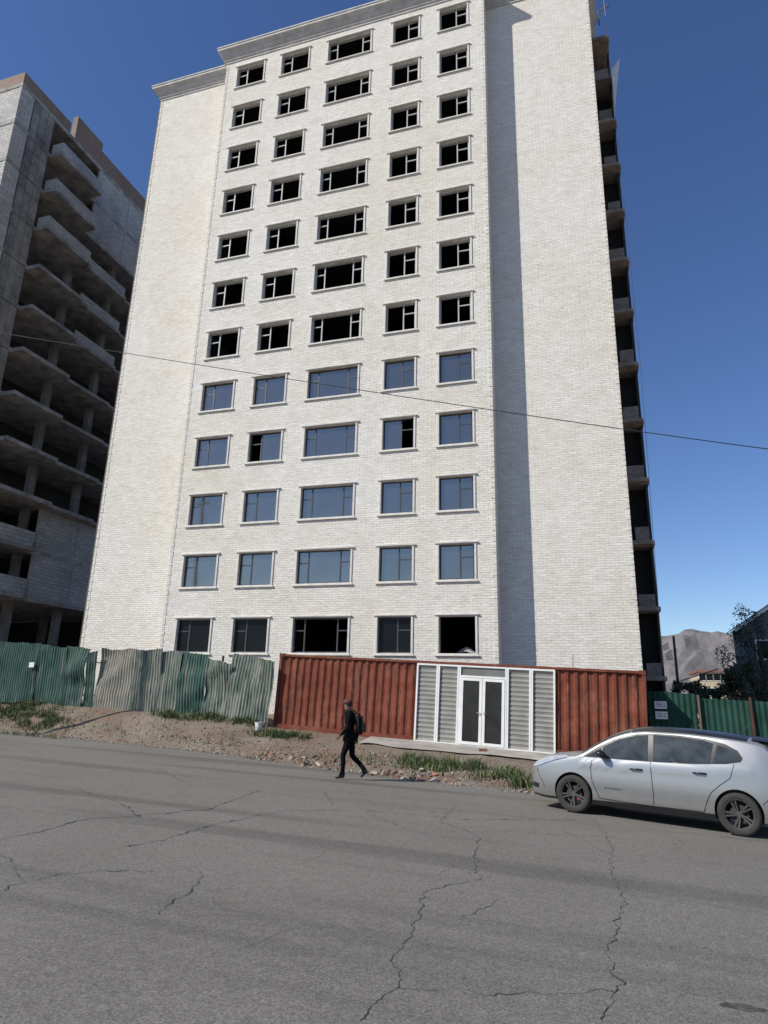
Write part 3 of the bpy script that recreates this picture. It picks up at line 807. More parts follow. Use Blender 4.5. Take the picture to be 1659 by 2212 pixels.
M_g1 = M('grass_green', (.065, .105, .028), .8, .3, 3); M_g2 = M('grass_dry', (.20, .19, .085), .85, .3, 3); M_g3 = M('grass_dark', (.035, .06, .02), .8, .3, 3)
def grass(name, label, spots, hgt):
    g = MB()
    for (px, py, rx, ry, n) in spots:
        c = G(px, py)
        for _ in range(n):
            x = c.x+RN.gauss(0, rx*.5); y = c.y+RN.gauss(0, ry*.5)
            cl_ = noise.noise(Vector((x*2.5, y*2.5, 2)))
            if cl_ < RN.uniform(-.4, .2): continue
            z = surf(x, y)-.01; h = hgt*RN.uniform(.4, 1.2)*(1+.7*cl_); a = RN.uniform(0, 6.28); wd = RN.uniform(.006, .014)
            dx, dy = math.cos(a)*wd, math.sin(a)*wd; lx, ly = RN.gauss(0, .45)*h, RN.gauss(0, .45)*h
            m = RN.choices([0, 1, 2], [5, 3, 2])[0]
            g.quad((x-dx, y-dy, z), (x+dx, y+dy, z), (x+lx*.4+dx*.8, y+ly*.4+dy*.8, z+h*.6), (x+lx*.4-dx*.8, y+ly*.4-dy*.8, z+h*.6), m)
            g.tri((x+lx*.4+dx*.8, y+ly*.4+dy*.8, z+h*.6), (x+lx, y+ly, z+h*.95), (x+lx*.4-dx*.8, y+ly*.4-dy*.8, z+h*.6), m)
    tag(g.build(name, [M_g1, M_g2, M_g3], fix=False), label, 'grass', kind='stuff')
grass('grass', 'patch of green grass on the bank at the left edge, below the fence', [(20, 1535, 2.2, .8, 5000), (90, 1560, 1.3, .5, 2300), (10, 1510, 1.5, .5, 1300), (60, 1590, 1.5, .25, 300)], .18)
grass('grass', 'thin line of grass along the foot of the battered fence', [(190, 1525, .5, .4, 400), (370, 1548, .8, .4, 900), (450, 1552, 1.0, .3, 1100), (530, 1560, .7, .4, 900), (130, 1518, .8, .4, 500)], .20)
grass('grass', 'low dense grass tuft by the left end of the container', [(600, 1588, .9, .35, 1700), (640, 1596, .5, .3, 500)], .20)
grass('weeds', 'green weeds among rubble between the walking person and the silver car', [(930, 1660, .8, .6, 1700), (1010, 1660, .5, .4, 700), (1090, 1682, .7, .5, 1100), (895, 1650, .4, .4, 350), (1125, 1700, .4, .4, 400)], .26)
grass('weeds', 'sparse dry weeds along the far road edge', [(700, 1640, 2.0, .6, 300), (450, 1600, 3, .8, 350), (250, 1580, 3, .6, 300), (820, 1640, 1, .6, 250)], .12)

# bucket
q = G(558, 1578)
bk = thing('bucket', 'small white bucket standing on the verge by the end of the fence', 'bucket', q)
m = MB(); m.lathe([(0, 0), (.10, 0), (.13, .27), (.14, .28), (.125, .28), (.098, .02), (0, .02)], 20, 'z'); m.build('pail', M_white, bk, smooth=False, local=True)
m = MB(); m.tube([(.135*math.cos(a), -.03-.06*math.sin(a), .27-.10*math.sin(a)) for a in [math.pi*i/10 for i in range(11)]], .004); m.build('handle', M_conc, bk, local=True)
q = at(1043, 1622, 20.9); zz = height(q.x, q.y, False)+.079
m = MB(); m.box(-.12, .12, -.06, .06, 0, .065); o = m.build('brick', M_b1); o.location = (q.x, q.y, zz); o.rotation_euler[2] = .4; tag(o, 'red brick lying in front of the white double door', 'brick')

# ------------------------------------------------------------------ cable and poles
cb = MB(); a = at(0, 719, 13.0); b = at(800, 846, 12.0); c = at(1659, 970, 11.3)
pts = []
def quad3(t): # through a(0) b(.5) c(1)
    l0 = (t-.5)*(t-1)/(.5); l1 = t*(t-1)/(-.25); l2 = t*(t-.5)/.5
    return a*l0+b*l1+c*l2
for i in range(-10, 46): pts.append(quad3(i/30.0))
cb.tube(pts, .0085, 5); tag(cb.build('overhead_cable', M_wire), 'single black overhead cable slanting across the white facade', 'cable')
for pe, lb_ in ((pts[-1], 'grey concrete pole carrying the overhead cable beyond the right edge'), (pts[0], 'grey concrete pole carrying the overhead cable beyond the left edge')):
    up = thing('utility_pole', lb_, 'pole', (pe.x, pe.y, -1))
    m = MB(); m.tube([(0, 0, 0), (0, 0, pe.z+1.3)], [.16, .10], 10); m.build('shaft', M_conc, up, local=True)
    m = MB(); m.box(-.6, .6, -.05, .05, pe.z+.85, pe.z+.95); m.build('crossarm', M_conc, up, local=True)
q = at(1461, 1440, 60); q2 = at(1461, 1374, 60)
up = thing('utility_pole', 'dark timber pole standing against the mountains beside the white block', 'pole', (q.x, 60, -1))
m = MB(); m.tube([(0, 0, 0), (0, 0, q2.z+1)], [.14, .10], 8); m.build('shaft', M_wood, up, local=True)
m = MB(); m.tube([(.3, 0, q2.z-2.6), (3.2, .4, q2.z-1.6)], .05, 6); m.build('brace', M_wood, up, local=True)

# ------------------------------------------------------------------ vegetation at right
M_l1 = M('leaf_dark', (.024, .036, .016), .7, .4, 2); M_l2 = M('leaf_mid', (.055, .072, .03), .7, .3, 2); M_bark = M('bark', (.07, .055, .04), .95, .3, 4)
def foliage(mb, blobs, n, size):
    for _ in range(n):
        c, r_ = RN.choice(blobs)
        d = Vector((RN.gauss(0, 1), RN.gauss(0, 1), RN.gauss(0, 1))).normalized()*(RN.random()**.45)
        p = Vector(c)+Vector((d.x*r_[0], d.y*r_[1], d.z*r_[2]))
        if noise.noise(p*1.3) < -.12+RN.uniform(-.15, .1): continue
        s = size*RN.uniform(.5, 1.3)
        u = Vector((RN.uniform(-1, 1), RN.uniform(-1, 1), RN.uniform(-1, 1))).normalized(); v = u.orthogonal().normalized()
        mb.quad(p-u*s, p-v*s*.45, p+u*s, p+v*s*.45, RN.choices([0, 1], [3, 2])[0])
def plant(name, label, cat, x, y, z0, hgt, wid, n, size, tr=.4, group=None, nb=13, core=True):
    t = thing(name, label, cat, (x, y, z0), 0, group)
    tk = MB(); blobs = []
    tk.tube([(x, y, z0), (x+.1, y, z0+hgt*.35), (x-.05, y, z0+hgt*.7)], [.05*hgt*.5, .03*hgt*.5, .01*hgt], 8)
    for k in range(nb):
        a = k*2.4+RN.random(); zz = z0+hgt*(tr+(.95-tr)*((k+.5)/nb)); rr = wid*.5*RN.uniform(.35, 1.0)*(1.1-.5*(k/nb))
        e = (x+math.cos(a)*rr, y+math.sin(a)*rr, zz)
        tk.tube([(x, y, z0+hgt*tr*.8+(zz-z0-hgt*tr)*.5), e], [.012*hgt*.4, .003*hgt], 5)
        blobs.append((e, (wid*.15*RN.uniform(.6, 1.4), wid*.15, hgt*.075*RN.uniform(.7, 1.3))))
    if core: blobs.append(((x, y, z0+hgt*.55), (wid*.33, wid*.33, hgt*.2)))
    tk.build('trunk' if cat == 'tree' else 'stem', M_bark, t, smooth=True)
    fo = MB(); foliage(fo, blobs, n, size); fo.build('crown' if cat == 'tree' else 'foliage', [M_l1, M_l2], t, fix=False)
plant('tree', 'dark small-leaved tree in front of the gabled house at the right edge', 'tree', 8.9, 41, -.5, 7.6, 4.6, 5800, .085, .28, nb=26)
plant('tree', 'taller dark tree cut by the right edge of the frame', 'tree', 11.4, 43, -.6, 7.0, 4.4, 5000, .09, .30, nb=22)
lab = ['dark low bush nearest the white block, behind the green fence', 'round dark bush below the yellow house, behind the green fence', 'dark bush below the small-leaved tree, behind the green fence', 'dark bush at the right edge, behind the green fence', 'dark bush between the two lowest bushes behind the green fence', 'tall dark bush under the gabled house, behind the green fence']
for i, (px, hh) in enumerate(((1478, 3.2), (1530, 3.3), (1585, 3.9), (1645, 4.2), (1504, 3.2), (1615, 4.0))):
    q = at(px, 1480, 33); plant('bush', lab[i], 'bush', q.x, 33+.5*(i % 2), -.5, hh, 2.4, 3600, .09, .12, 'bushes behind the green fence')

# ------------------------------------------------------------------ CAR
def pch(tab):
    xs = [t[0] for t in tab]; ys = [t[1] for t in tab]; n = len(xs)
    d = [(ys[i+1]-ys[i])/(xs[i+1]-xs[i]) for i in range(n-1)]
    m = [d[0]]+[0 if d[i-1]*d[i] <= 0 else 2*d[i-1]*d[i]/(d[i-1]+d[i]) for i in range(1, n-1)]+[d[-1]]
    def f(x):
        x = clampf(x, xs[0], xs[-1])
        i = 0
        while i < n-2 and x > xs[i+1]: i += 1
        h = xs[i+1]-xs[i]; t = (x-xs[i])/h
        return (2*t**3-3*t*t+1)*ys[i]+(t**3-2*t*t+t)*h*m[i]+(-2*t**3+3*t*t)*ys[i+1]+(t**3-t*t)*h*m[i+1]
    return f
CL = 4.445
Tf = pch([(0, .62), (.02, .72), (.08, .81), (.22, .90), (.48, .985), (.80, 1.035), (1.00, 1.055), (1.12, 1.11), (1.40, 1.29), (1.68, 1.44), (1.98, 1.54), (2.3, 1.575), (2.8, 1.575), (3.3, 1.55), (3.75, 1.51), (4.05, 1.465), (4.14, 1.37), (4.23, 1.20), (4.33, 1.05), (4.40, .93), (4.445, .66)])
Bf = pch([(0, .30), (.08, .23), (.4, .19), (1.4, .20), (3.2, .20), (3.9, .22), (4.3, .28), (4.445, .38)])
Wf = pch([(0, .46), (.03, .58), (.12, .70), (.3, .79), (.6, .855), (1.0, .88), (3.3, .885), (3.9, .865), (4.2, .82), (4.38, .73), (4.445, .58)])
Rf = pch([(0, .14), (.4, .14), (1.05, .11), (1.5, .12), (2.2, .13), (3.7, .12), (4.1, .14), (4.445, .2)])
BTf = pch([(0, .66), (.5, .80), (1.1, .95), (2.0, .975), (3.0, 1.01), (3.7, 1.06), (4.2, 1.0), (4.445, .7)])
def side(x, z):
    w0 = Wf(x); b = BTf(x)
    def low(z):
        if z < .60: return w0*(1-.075*((.60-z)/.4)**2)
        return w0*(1-.035*((z-.60)/.38)**2)
    if z <= b:
        v = low(z)
        if 1.1 < x < 3.9: v += .014*math.exp(-((z-(b-.10))/.035)**2) - .018*math.exp(-((z-.42)/.07)**2)
        return v
    k = z-b; return low(b) - .24*k - .18*k*k
NE = 3.2
def full(x, z):
    T = Tf(x); rr = Rf(x)
    if z <= T-rr: return side(x, z)
    q = clampf((z-(T-rr))/rr, 0, 1); return side(x, T-rr)*(max(0, 1-q*q))**(1/NE)
def topz(x, s):
    return Tf(x)-Rf(x)+Rf(x)*math.sqrt(max(0, 1-abs(s)**NE))
def topw(x): return side(x, Tf(x)-Rf(x))
ez = Vector((.0263, .0225, 1)).normalized(); wf_, wr_ = onroad(1242, 1755), onroad(1603, 1806)
ex = (wr_-wf_); ex = (ex-ez*ex.dot(ez)).normalized(); ey = ez.cross(ex)
AX1, AX2 = .93, 3.63; TW = .775; WRD = .32
mid = (wf_+wr_)/2
org = mid - ex*((AX1+AX2)/2) + ey*TW; org.z = roadz(org.x, org.y)+.006
car = thing('parked_car', 'silver five-door hatchback car parked on the roadside in front of the container', 'car', org)
car.matrix_basis = Matrix.Translation(org) @ Matrix((ex, ey, ez)).transposed().to_4x4()
def paint():
    m, nt, bs = newmat('silver_car_paint')
    v = coords(nt)
    c = ramp(nt, noise_n(nt, v, 600, 2), [(.3, (.30, .305, .305)), (.7, (.385, .39, .39))])
    z = N(nt, 'ShaderNodeSeparateXYZ'); nt.links.new(v, z.inputs[0])
    dn = noise_n(nt, v, 6, 6, .7)
    ad = N(nt, 'ShaderNodeMath', operation='MULTIPLY_ADD'); nt.links.new(dn, ad.inputs[0]); ad.inputs[1].default_value = .35; nt.links.new(z.outputs[2], ad.inputs[2])
    f = ramp(nt, ad.outputs[0], [(.34, .65), (.70, 0)])
    c = mix(nt, f, c, (.19, .17, .145))
    nt.links.new(c, bs.inputs['Base Color'])
    bs.inputs['Metallic'].default_value = .55; bs.inputs['Roughness'].default_value = .34
    bs.inputs['Coat Weight'].default_value = .5; bs.inputs['Coat Roughness'].default_value = .06
    return m
M_paint = paint()
M_cgl = M('car_glass', (.045, .050, .048), .05, .6, 3.5, spec=.7)
M_cblk = M('black_trim', (.015, .015, .016), .35, .2, 4)
M_tyre = M('tyre_rubber', (.032, .030, .027), .85, .3, 8)
M_rim = M('graphite_rim', (.06, .057, .053), .6, .3, 6, metal=.2)
M_red = M('red_lens', (.14, .010, .010), .15, .1, 4)
M_lens = M('headlamp_lens', (.50, .54, .58), .08, .25, 9, metal=.4)
M_cal = M('red_caliper', (.22, .02, .015), .5, .1, 4)
bx_ = MB(); stn = sorted(set([0, .008, .02, .04] + frange(.06, 4.4, .05) + [4.40, 4.42, 4.435, 4.445])); NS, NT_ = 16, 12
rings = []
for x in stn:
    half = []; B, T, rr = Bf(x), Tf(x), Rf(x)
    for j in range(NS+1):
        z = B+(T-rr-B)*j/NS; half.append((side(x, z), z))
    for j in range(1, NT_+1):
        an = math.pi/2*j/NT_; s = math.cos(an)**(2/NE); half.append((side(x, T-rr)*s, T-rr+rr*math.sin(an)))
    ring = [(x, -y, z) for y, z in half] + [(x, y, z) for y, z in reversed(half[:-1])]
    rings.append(ring)
nr = len(rings[0])
for rg in rings: bx_.v += rg
for i in range(len(rings)-1):
    for j in range(nr):
        bx_.f.append((i*nr+j, i*nr+(j+1) % nr, (i+1)*nr+(j+1) % nr, (i+1)*nr+j)); bx_.m.append(0)
bx_.f.append(tuple(range(nr))); bx_.m.append(0); bx_.f.append(tuple((len(rings)-1)*nr+j for j in reversed(range(nr)))); bx_.m.append(0)
bme = bx_.mesh('body', [M_paint, M_cblk], smooth=True)
tmp = bpy.data.objects.new('tmp', bme); COL.objects.link(tmp); cuts = []
for xa in (AX1, AX2):
    for sy in (-1, 1):
        c = MB(); c.lathe([(0, sy*.52), (.355, sy*.52), (.355, sy*1.1), (0, sy*1.1)], 48, 'y', (xa, 0, WRD+.015)); cm = c.mesh('c', M_cblk)
        bm = bmesh.new(); bm.from_mesh(cm); bmesh.ops.remove_doubles(bm, verts=bm.verts, dist=1e-5); bmesh.ops.recalc_face_normals(bm, faces=bm.faces); bm.to_mesh(cm); bm.free()
        oc = bpy.data.objects.new('cut', cm); COL.objects.link(oc); cuts.append(oc)
        md = tmp.modifiers.new('b', 'BOOLEAN'); md.operation = 'DIFFERENCE'; md.object = oc; md.solver = 'EXACT'
bpy.context.view_layer.update()
dg = bpy.context.evaluated_depsgraph_get()
nb = bpy.data.meshes.new_from_object(tmp.evaluated_get(dg))
for oc in cuts: bpy.data.objects.remove(oc)
bpy.data.objects.remove(tmp)
nb.materials.clear(); nb.materials.append(M_paint); nb.materials.append(M_cblk)
for p in nb.polygons:
    c = p.center; p.material_index = 0; p.use_smooth = True
    for xa in (AX1, AX2):
        rr_ = math.hypot(c.x-xa, c.z-WRD-.015)
        if rr_ < .3555 and abs(c.y) < .9:
            if rr_ < .33 or p.normal.dot(Vector((c.x-xa, 0, c.z-WRD-.015))) < 0: p.material_index = 1; p.use_smooth = False
    if c.z < .24: p.material_index = 1
body = link('body', nb, car, True)
try:
    nb.set_sharp_from_angle(angle=rad(35))
except Exception as e: print(e)

def drape(poly, mat, name, off=.006, parent=None, both=True):
    outs = []
    for sy in ((-1, 1) if both else (-1,)):
        bm = bmesh.new(); vs = [bm.verts.new((x, 0, z)) for x, z in poly]; bm.faces.new(vs)
        x0 = min(p[0] for p in poly); x1 = max(p[0] for p in poly); z0 = min(p[1] for p in poly); z1 = max(p[1] for p in poly)
        x = x0+.05
        while x < x1: bmesh.ops.bisect_plane(bm, geom=bm.verts[:]+bm.edges[:]+bm.faces[:], plane_co=(x, 0, 0), plane_no=(1, 0, 0)); x += .05
        z = z0+.03
        while z < z1: bmesh.ops.bisect_plane(bm, geom=bm.verts[:]+bm.edges[:]+bm.faces[:], plane_co=(0, 0, z), plane_no=(0, 0, 1)); z += .03
        for v in bm.verts: v.co.y = sy*(full(v.co.x, v.co.z)+off)
        bmesh.ops.recalc_face_normals(bm, faces=bm.faces)
        if sum(f.normal.y*sy for f in bm.faces) < 0: bmesh.ops.reverse_faces(bm, faces=bm.faces)
        for f in bm.faces: f.smooth = True
        me = bpy.data.meshes.new(name); bm.to_mesh(me); bm.free(); me.materials.append(mat)
        outs.append(link(name, me, parent or car, True))
    return outs
def strip(pts, w, mat, name, off=.004, parent=None):
    for sy in (-1, 1):
        m = MB()
        Q = []
        for a, b in zip(pts, pts[1:]):
            n = max(1, int(math.hypot(b[0]-a[0], b[1]-a[1])/.04))
            for k in range(n): Q.append((a[0]+(b[0]-a[0])*k/n, a[1]+(b[1]-a[1])*k/n))
        Q.append(pts[-1]); L_ = []
        for k, q in enumerate(Q):
            a, b = Q[max(k-1, 0)], Q[min(k+1, len(Q)-1)]; d = Vector((b[0]-a[0], b[1]-a[1])).normalized(); n = Vector((-d.y, d.x))*w/2
            p1, p2 = (q[0]+n.x, q[1]+n.y), (q[0]-n.x, q[1]-n.y)
            L_.append(((p1[0], sy*(full(*p1)+off), p1[1]), (p2[0], sy*(full(*p2)+off), p2[1])))
        for (a, b), (c, d) in zip(L_, L_[1:]): m.quad(a, b, d, c)
        m.build(name, mat, parent or car, fix=False, local=True)
drape([(1.12, .975), (1.6, .980), (2.3, .990), (3.0, 1.015), (3.50, 1.060), (3.72, 1.11), (3.75, 1.17), (3.68, 1.28), (3.50, 1.37), (3.2, 1.428), (2.8, 1.457), (2.4, 1.462), (2.05, 1.43), (1.75, 1.345), (1.40, 1.17)], M_cblk, 'window_surround', .003)
drape([(1.20, .992), (1.40, .996), (1.46, 1.15)], M_cgl, 'quarter_glass', .009)
drape([(1.46, .998), (1.9, 1.0), (2.27, 1.008), (2.27, 1.432), (2.07, 1.405), (1.78, 1.325), (1.50, 1.18)], M_cgl, 'side_window', .009)
drape([(2.36, 1.010), (2.8, 1.028), (3.25, 1.055), (3.32, 1.365), (3.16, 1.405), (2.8, 1.432), (2.36, 1.438)], M_cgl, 'side_window', .009)
drape([(3.31, 1.06), (3.50, 1.085), (3.68, 1.135), (3.63, 1.25), (3.52, 1.31), (3.38, 1.35)], M_cgl, 'quarter_glass', .009)
def toppatch(x0, x1, s0, s1, mat, name, off=.006):
    m = MB(); nx = int((x1-x0)/.04)+2
    def P(i, j):
        x = x0+(x1-x0)*i/(nx-1); t = j/24.; s = s0+(s1-s0)*t
        return (x, s*topw(x), topz(x, s)+off)
    m.grid(P, nx, 25); return m.build(name, mat, car, smooth=True, fix=True, local=True)
toppatch(1.08, 1.95, -.95, .95, M_cgl, 'windscreen', .008)
toppatch(1.98, 3.82, -.955, .955, M_cblk, 'roof_panel', .005)
toppatch(4.12, 4.25, -.85, .85, M_cgl, 'rear_window', .008)
sp_ = MB()
for dz in (.014, -.02):
    sp_.grid(lambda i, j: (3.88+.37*i/5, (-.90+1.80*j/16)*topw(3.9), topz(3.84+.10*i/5, abs(-.90+1.80*j/16))+dz-.015*(i/5)**2), 6, 17)
sp_.build('rear_spoiler', M_cblk, car, smooth=True, fix=False, local=True)
# seams
strip([(1.30, .93), (1.27, .8), (1.29, .6), (1.36, .40), (1.42, .30)], .010, M_cblk, 'door_seam')
strip([(2.315, .985), (2.33, .7), (2.34, .5), (2.33, .30)], .010, M_cblk, 'door_seam')
strip([(1.42, .30), (1.9, .285), (2.33, .28), (3.12, .29)], .010, M_cblk, 'door_seam')
strip([(3.62, 1.07), (3.55, .85), (3.38, .72), (3.25, .60), (3.17, .45), (3.12, .29)], .010, M_cblk, 'door_seam')
strip([(.36, .36), (.33, .45), (.22, .62), (.20, .70)], .008, M_cblk, 'bumper_seam')
strip([(.62, .895), (.9, .94), (1.12, .968)], .008, M_cblk, 'bonnet_seam')
strip([(3.98, .5), (4.1, .62), (4.12, .82)], .008, M_cblk, 'bumper_seam')
strip([(1.28, .215), (3.28, .215)], .07, M_cblk, 'sill_trim', .002)
# lamps
drape([(.07, .70), (.24, .745), (.50, .845), (.86, .955), (.76, .985), (.42, .93), (.20, .85), (.06, .77)], M_lens, 'headlight', .016)
drape([(.05, .36), (.22, .34), (.24, .42), (.08, .44)], M_cblk, 'fog_lamp_bezel', .004)
drape([(4.24, .86), (4.33, .86), (4.37, .92), (4.28, 1.04), (4.20, 1.20), (4.16, 1.26), (4.18, 1.08)], M_red, 'taillight', .008)
drape([(4.12, .36), (4.35, .40), (4.33, .46), (4.12, .42)], M_red, 'reflector', .004)
# handles
for hx, hz in ((2.08, .845), (3.10, .880)):
    for sy in (-1, 1):
        m = MB(); y = full(hx, hz)
        m.tube([(hx-.11, sy*(y+.002), hz), (hx-.08, sy*(y+.03), hz+.002), (hx+.07, sy*(y+.032), hz+.004), (hx+.10, sy*(y+.002), hz+.004)], [.012, .016, .016, .012], 8)
        m.build('door_handle', M_cblk, car, smooth=True, local=True)
for sy in (-1, 1):
    bm = bmesh.new(); bmesh.ops.create_icosphere(bm, subdivisions=3, radius=1)
    y = full(1.52, .98)
    for v in bm.verts: v.co = Vector((1.50+v.co.x*.085-(.03*v.co.z), sy*(y+.13)+v.co.y*.105, 1.055+v.co.z*.072))
    for f in bm.faces: f.smooth = True
    me = bpy.data.meshes.new('side_mirror'); 
    bmesh.ops.recalc_face_normals(bm, faces=bm.faces); bm.to_mesh(me); bm.free(); me.materials.append(M_cblk); mo = link('side_mirror', me, car, True)
    m = MB(); m.tube([(1.47, sy*(y-.02), .985), (1.49, sy*(y+.09), 1.02)], .022, 8); m.build('mirror_arm', M_cblk, mo, local=True)
ant = MB(); ant.tube([(3.62, 0, topz(3.62, 0)), (3.80, 0, topz(3.62, 0)+.18)], .006); ant.build('antenna', M_cblk, car, local=True)
pl = MB(); pl.box(-.035, -.02, -.26, .26, .40, .51); pl.build('number_plate', M_white, car, local=True)
# badge lettering on the front door
fc = bpy.data.curves.new('t', 'FONT'); fc.body = 'zero emission'; fc.size = .052; fc.extrude = .0005
fo_ = bpy.data.objects.new('t', fc); COL.objects.link(fo_); bpy.context.view_layer.update()
tm = bpy.data.meshes.new_from_object(fo_.evaluated_get(bpy.context.evaluated_depsgraph_get())); bpy.data.objects.remove(fo_)
M_badge = M('badge_ink', (.05, .09, .16), .4, .1, 4); tm.materials.clear(); tm.materials.append(M_badge)
for v in tm.vertices:
    x, z = 1.50+v.co.x, .475+v.co.y; v.co = Vector((x, -(full(x, z)+.005+v.co.z), z))
link('door_lettering', tm, car, True)
# wheels (built once, near side faces -y)
def wheel_meshes():
    t = MB(); t.lathe([(.215, -.085), (.235, -.098), (.285, -.104), (.308, -.092), (.319, -.07), (.32, 0), (.319, .07), (.308, .092), (.285, .104), (.235, .098), (.215, .085)], 48, 'y')
    r_ = MB(); r_.lathe([(.218, -.088), (.224, -.096), (.212, -.094), (.200, -.06), (.195, .0), (.195, .08)], 48, 'y'); r_.lathe([(.0, -.070), (.040, -.070), (.046, -.062), (.05, -.03)], 24, 'y')
    for k in range(5):
        a = 2*math.pi*k/5+.3
        for da, s in ((-.17, 1), (.17, -1)):
            R_ = Matrix.Rotation(-(a), 4, 'Y')
            def T_(x, y, z): return R_ @ Vector((x, y, z))
            p = [T_(.035, -.068, s*-.010), T_(.205, -.080, s*-.030-.016), T_(.205, -.080, s*-.030+.016), T_(.035, -.068, s*-.010+.018)]
            q = [v+Vector((0, .028, 0)) for v in p]
            r_.quad(*p); r_.quad(*q)
            for i in range(4): r_.quad(p[i], p[(i+1) % 4], q[(i+1) % 4], q[i])
    d = MB(); d.lathe([(0, -.02), (.14, -.02), (.14, 0), (0, 0)], 32, 'y')
    c = MB(); c.box(.09, .135, -.045, -.022, -.035, .035)
    return t.mesh('tyre', M_tyre, True), r_.mesh('rim', M_rim, False), d.mesh('brake_disc', M_conck), c.mesh('brake_caliper', M_cal)
tm_, rm_, dm_, cm_ = wheel_meshes()
for xa in (AX1, AX2):
    for sy in (-1, 1):
        wo = link('wheel', tm_, car, True); wo.location = (xa, sy*TW, WRD); wo.rotation_euler = (0, RN.uniform(0, 1), 0 if sy < 0 else math.pi)
        link('rim', rm_, wo, True); link('brake_disc', dm_, wo, True)
        if xa == AX1: link('brake_caliper', cm_, wo, True)

# ------------------------------------------------------------------ PERSON
M_jk = M('black_jacket', (.007, .007, .008), .95, .4, 5, bmp=.5, bscale=12, spec=.1); M_tr = M('black_trousers', (.006, .006, .007), .95, .3, 5, bmp=.4, bscale=10, spec=.1)
M_sk = M('skin', (.20, .115, .08), .6, .08, 6); M_sho = M('dark_shoe', (.012, .011, .010), .6, .3, 8); M_hair = M('dark_hair', (.012, .010, .009), .8, .3, 20)  # skin tone darkened, shadow on the face put into its colour
M_cap = M('red_brown_cap', (.10, .03, .022), .85, .2, 8); M_bag = M('black_bag_fabric', (.012, .012, .013), .8, .3, 6, bmp=.4, bscale=20, spec=.2)
sk = {}
V = []; E = []; Rr = []
def jv(n, p, r_, par=None):
    sk[n] = len(V); V.append(Vector(p)); Rr.append(r_ if hasattr(r_, '__len__') else (r_, r_))
    if par: E.append((sk[par], sk[n]))
jv('pel', (0, 0, .93), (.135, .115)); jv('wa', (.015, 0, 1.09), (.130, .11), 'pel'); jv('ch', (.015, 0, 1.26), (.150, .125), 'wa'); jv('up', (.03, 0, 1.40), (.12, .10), 'ch')
jv('nk', (.065, 0, 1.485), .056, 'up'); jv('hl', (.095, 0, 1.55), (.066, .073), 'nk'); jv('hd', (.095, 0, 1.63), (.076, .096), 'hl'); jv('ht', (.085, 0, 1.69), (.064, .078), 'hd')
hands = []
for sn, sy, el, wr in (('l', 1, (-.02, .235, 1.13), (.16, .215, .96)), ('r', -1, (-.12, -.235, 1.15), (-.10, -.25, .90))):
    jv('cl'+sn, (.02, sy*.10, 1.42), .072, 'up'); jv('sh'+sn, (.01, sy*.185, 1.395), .068, 'cl'+sn); jv('el'+sn, el, .052, 'sh'+sn)
    W_ = Vector(wr); jv('fa'+sn, Vector(el).lerp(W_, .45), .047, 'el'+sn); jv('wr'+sn, W_, .030, 'fa'+sn)
    d = (W_-Vector(el)).normalized(); pm = W_+d*.06; jv('pa'+sn, pm, (.036, .018), 'wr'+sn); hands.append(pm+d*.05)
    fwdv = Vector((1, 0, 0)); fwdv = (fwdv-d*fwdv.dot(d)).normalized(); inn_ = Vector((0, -sy, 0))
    for k, (off, ln) in enumerate(((.028, .068), (.010, .078), (-.010, .072), (-.028, .056))):
        b0 = pm+d*.035+fwdv*off; jv('f%s%d' % (sn, k), b0, .0095, 'pa'+sn); jv('g%s%d' % (sn, k), b0+d*ln*.55+inn_*.010, .0085, 'f%s%d' % (sn, k)); jv('h%s%d' % (sn, k), b0+d*ln*.9+inn_*.032, .007, 'g%s%d' % (sn, k))
    b0 = W_+d*.035+fwdv*.034; jv('t'+sn, b0, .011, 'pa'+sn); jv('u'+sn, b0+d*.035+fwdv*.018+inn_*.01, .009, 't'+sn); jv('v'+sn, b0+d*.06+fwdv*.02+inn_*.02, .008, 'u'+sn)
for sn, sy, kn, an, he, to in (('l', 1, (.13, .095, .50), (.13, .095, .095), (.075, .095, .045), (.30, .105, .035)), ('r', -1, (-.04, -.095, .49), (-.36, -.095, .20), (-.41, -.095, .15), (-.25, -.10, .045))):
    jv('hp'+sn, (0, sy*.085, .88), (.100, .092), 'pel'); jv('th'+sn, Vector((0, sy*.085, .88)).lerp(Vector(kn), .5), .084, 'hp'+sn); jv('kn'+sn, kn, .064, 'th'+sn)
    jv('cf'+sn, Vector(kn).lerp(Vector(an), .35)+Vector((-.015, 0, 0)), .060, 'kn'+sn); jv('an'+sn, an, .048, 'cf'+sn); jv('he'+sn, he, .038, 'an'+sn); jv('to'+sn, Vector(an).lerp(Vector(to), .6)-Vector((0, 0, .012)), (.042, .034), 'an'+sn); jv('tt'+sn, to, (.040, .024), 'to'+sn)
me = bpy.data.meshes.new('skel'); me.from_pydata(V, E, []); bm = bmesh.new(); bm.from_mesh(me)
lay = bm.verts.layers.skin.verify(); bm.verts.ensure_lookup_table()
for i, v in enumerate(bm.verts): v[lay].radius = Rr[i]; v[lay].use_root = (i == 0)
bm.to_mesh(me); bm.free()
ob = bpy.data.objects.new('skel', me); COL.objects.link(ob); md = ob.modifiers.new('s', 'SKIN'); md.use_smooth_shade = True; ob.modifiers.new('u', 'SUBSURF').levels = 2
bpy.context.view_layer.update(); dg = bpy.context.evaluated_depsgraph_get(); bmh = bpy.data.meshes.new_from_object(ob.evaluated_get(dg)); bpy.data.objects.remove(ob)
for m_ in (M_jk, M_tr, M_sk, M_sho): bmh.materials.append(m_)
HX = .033
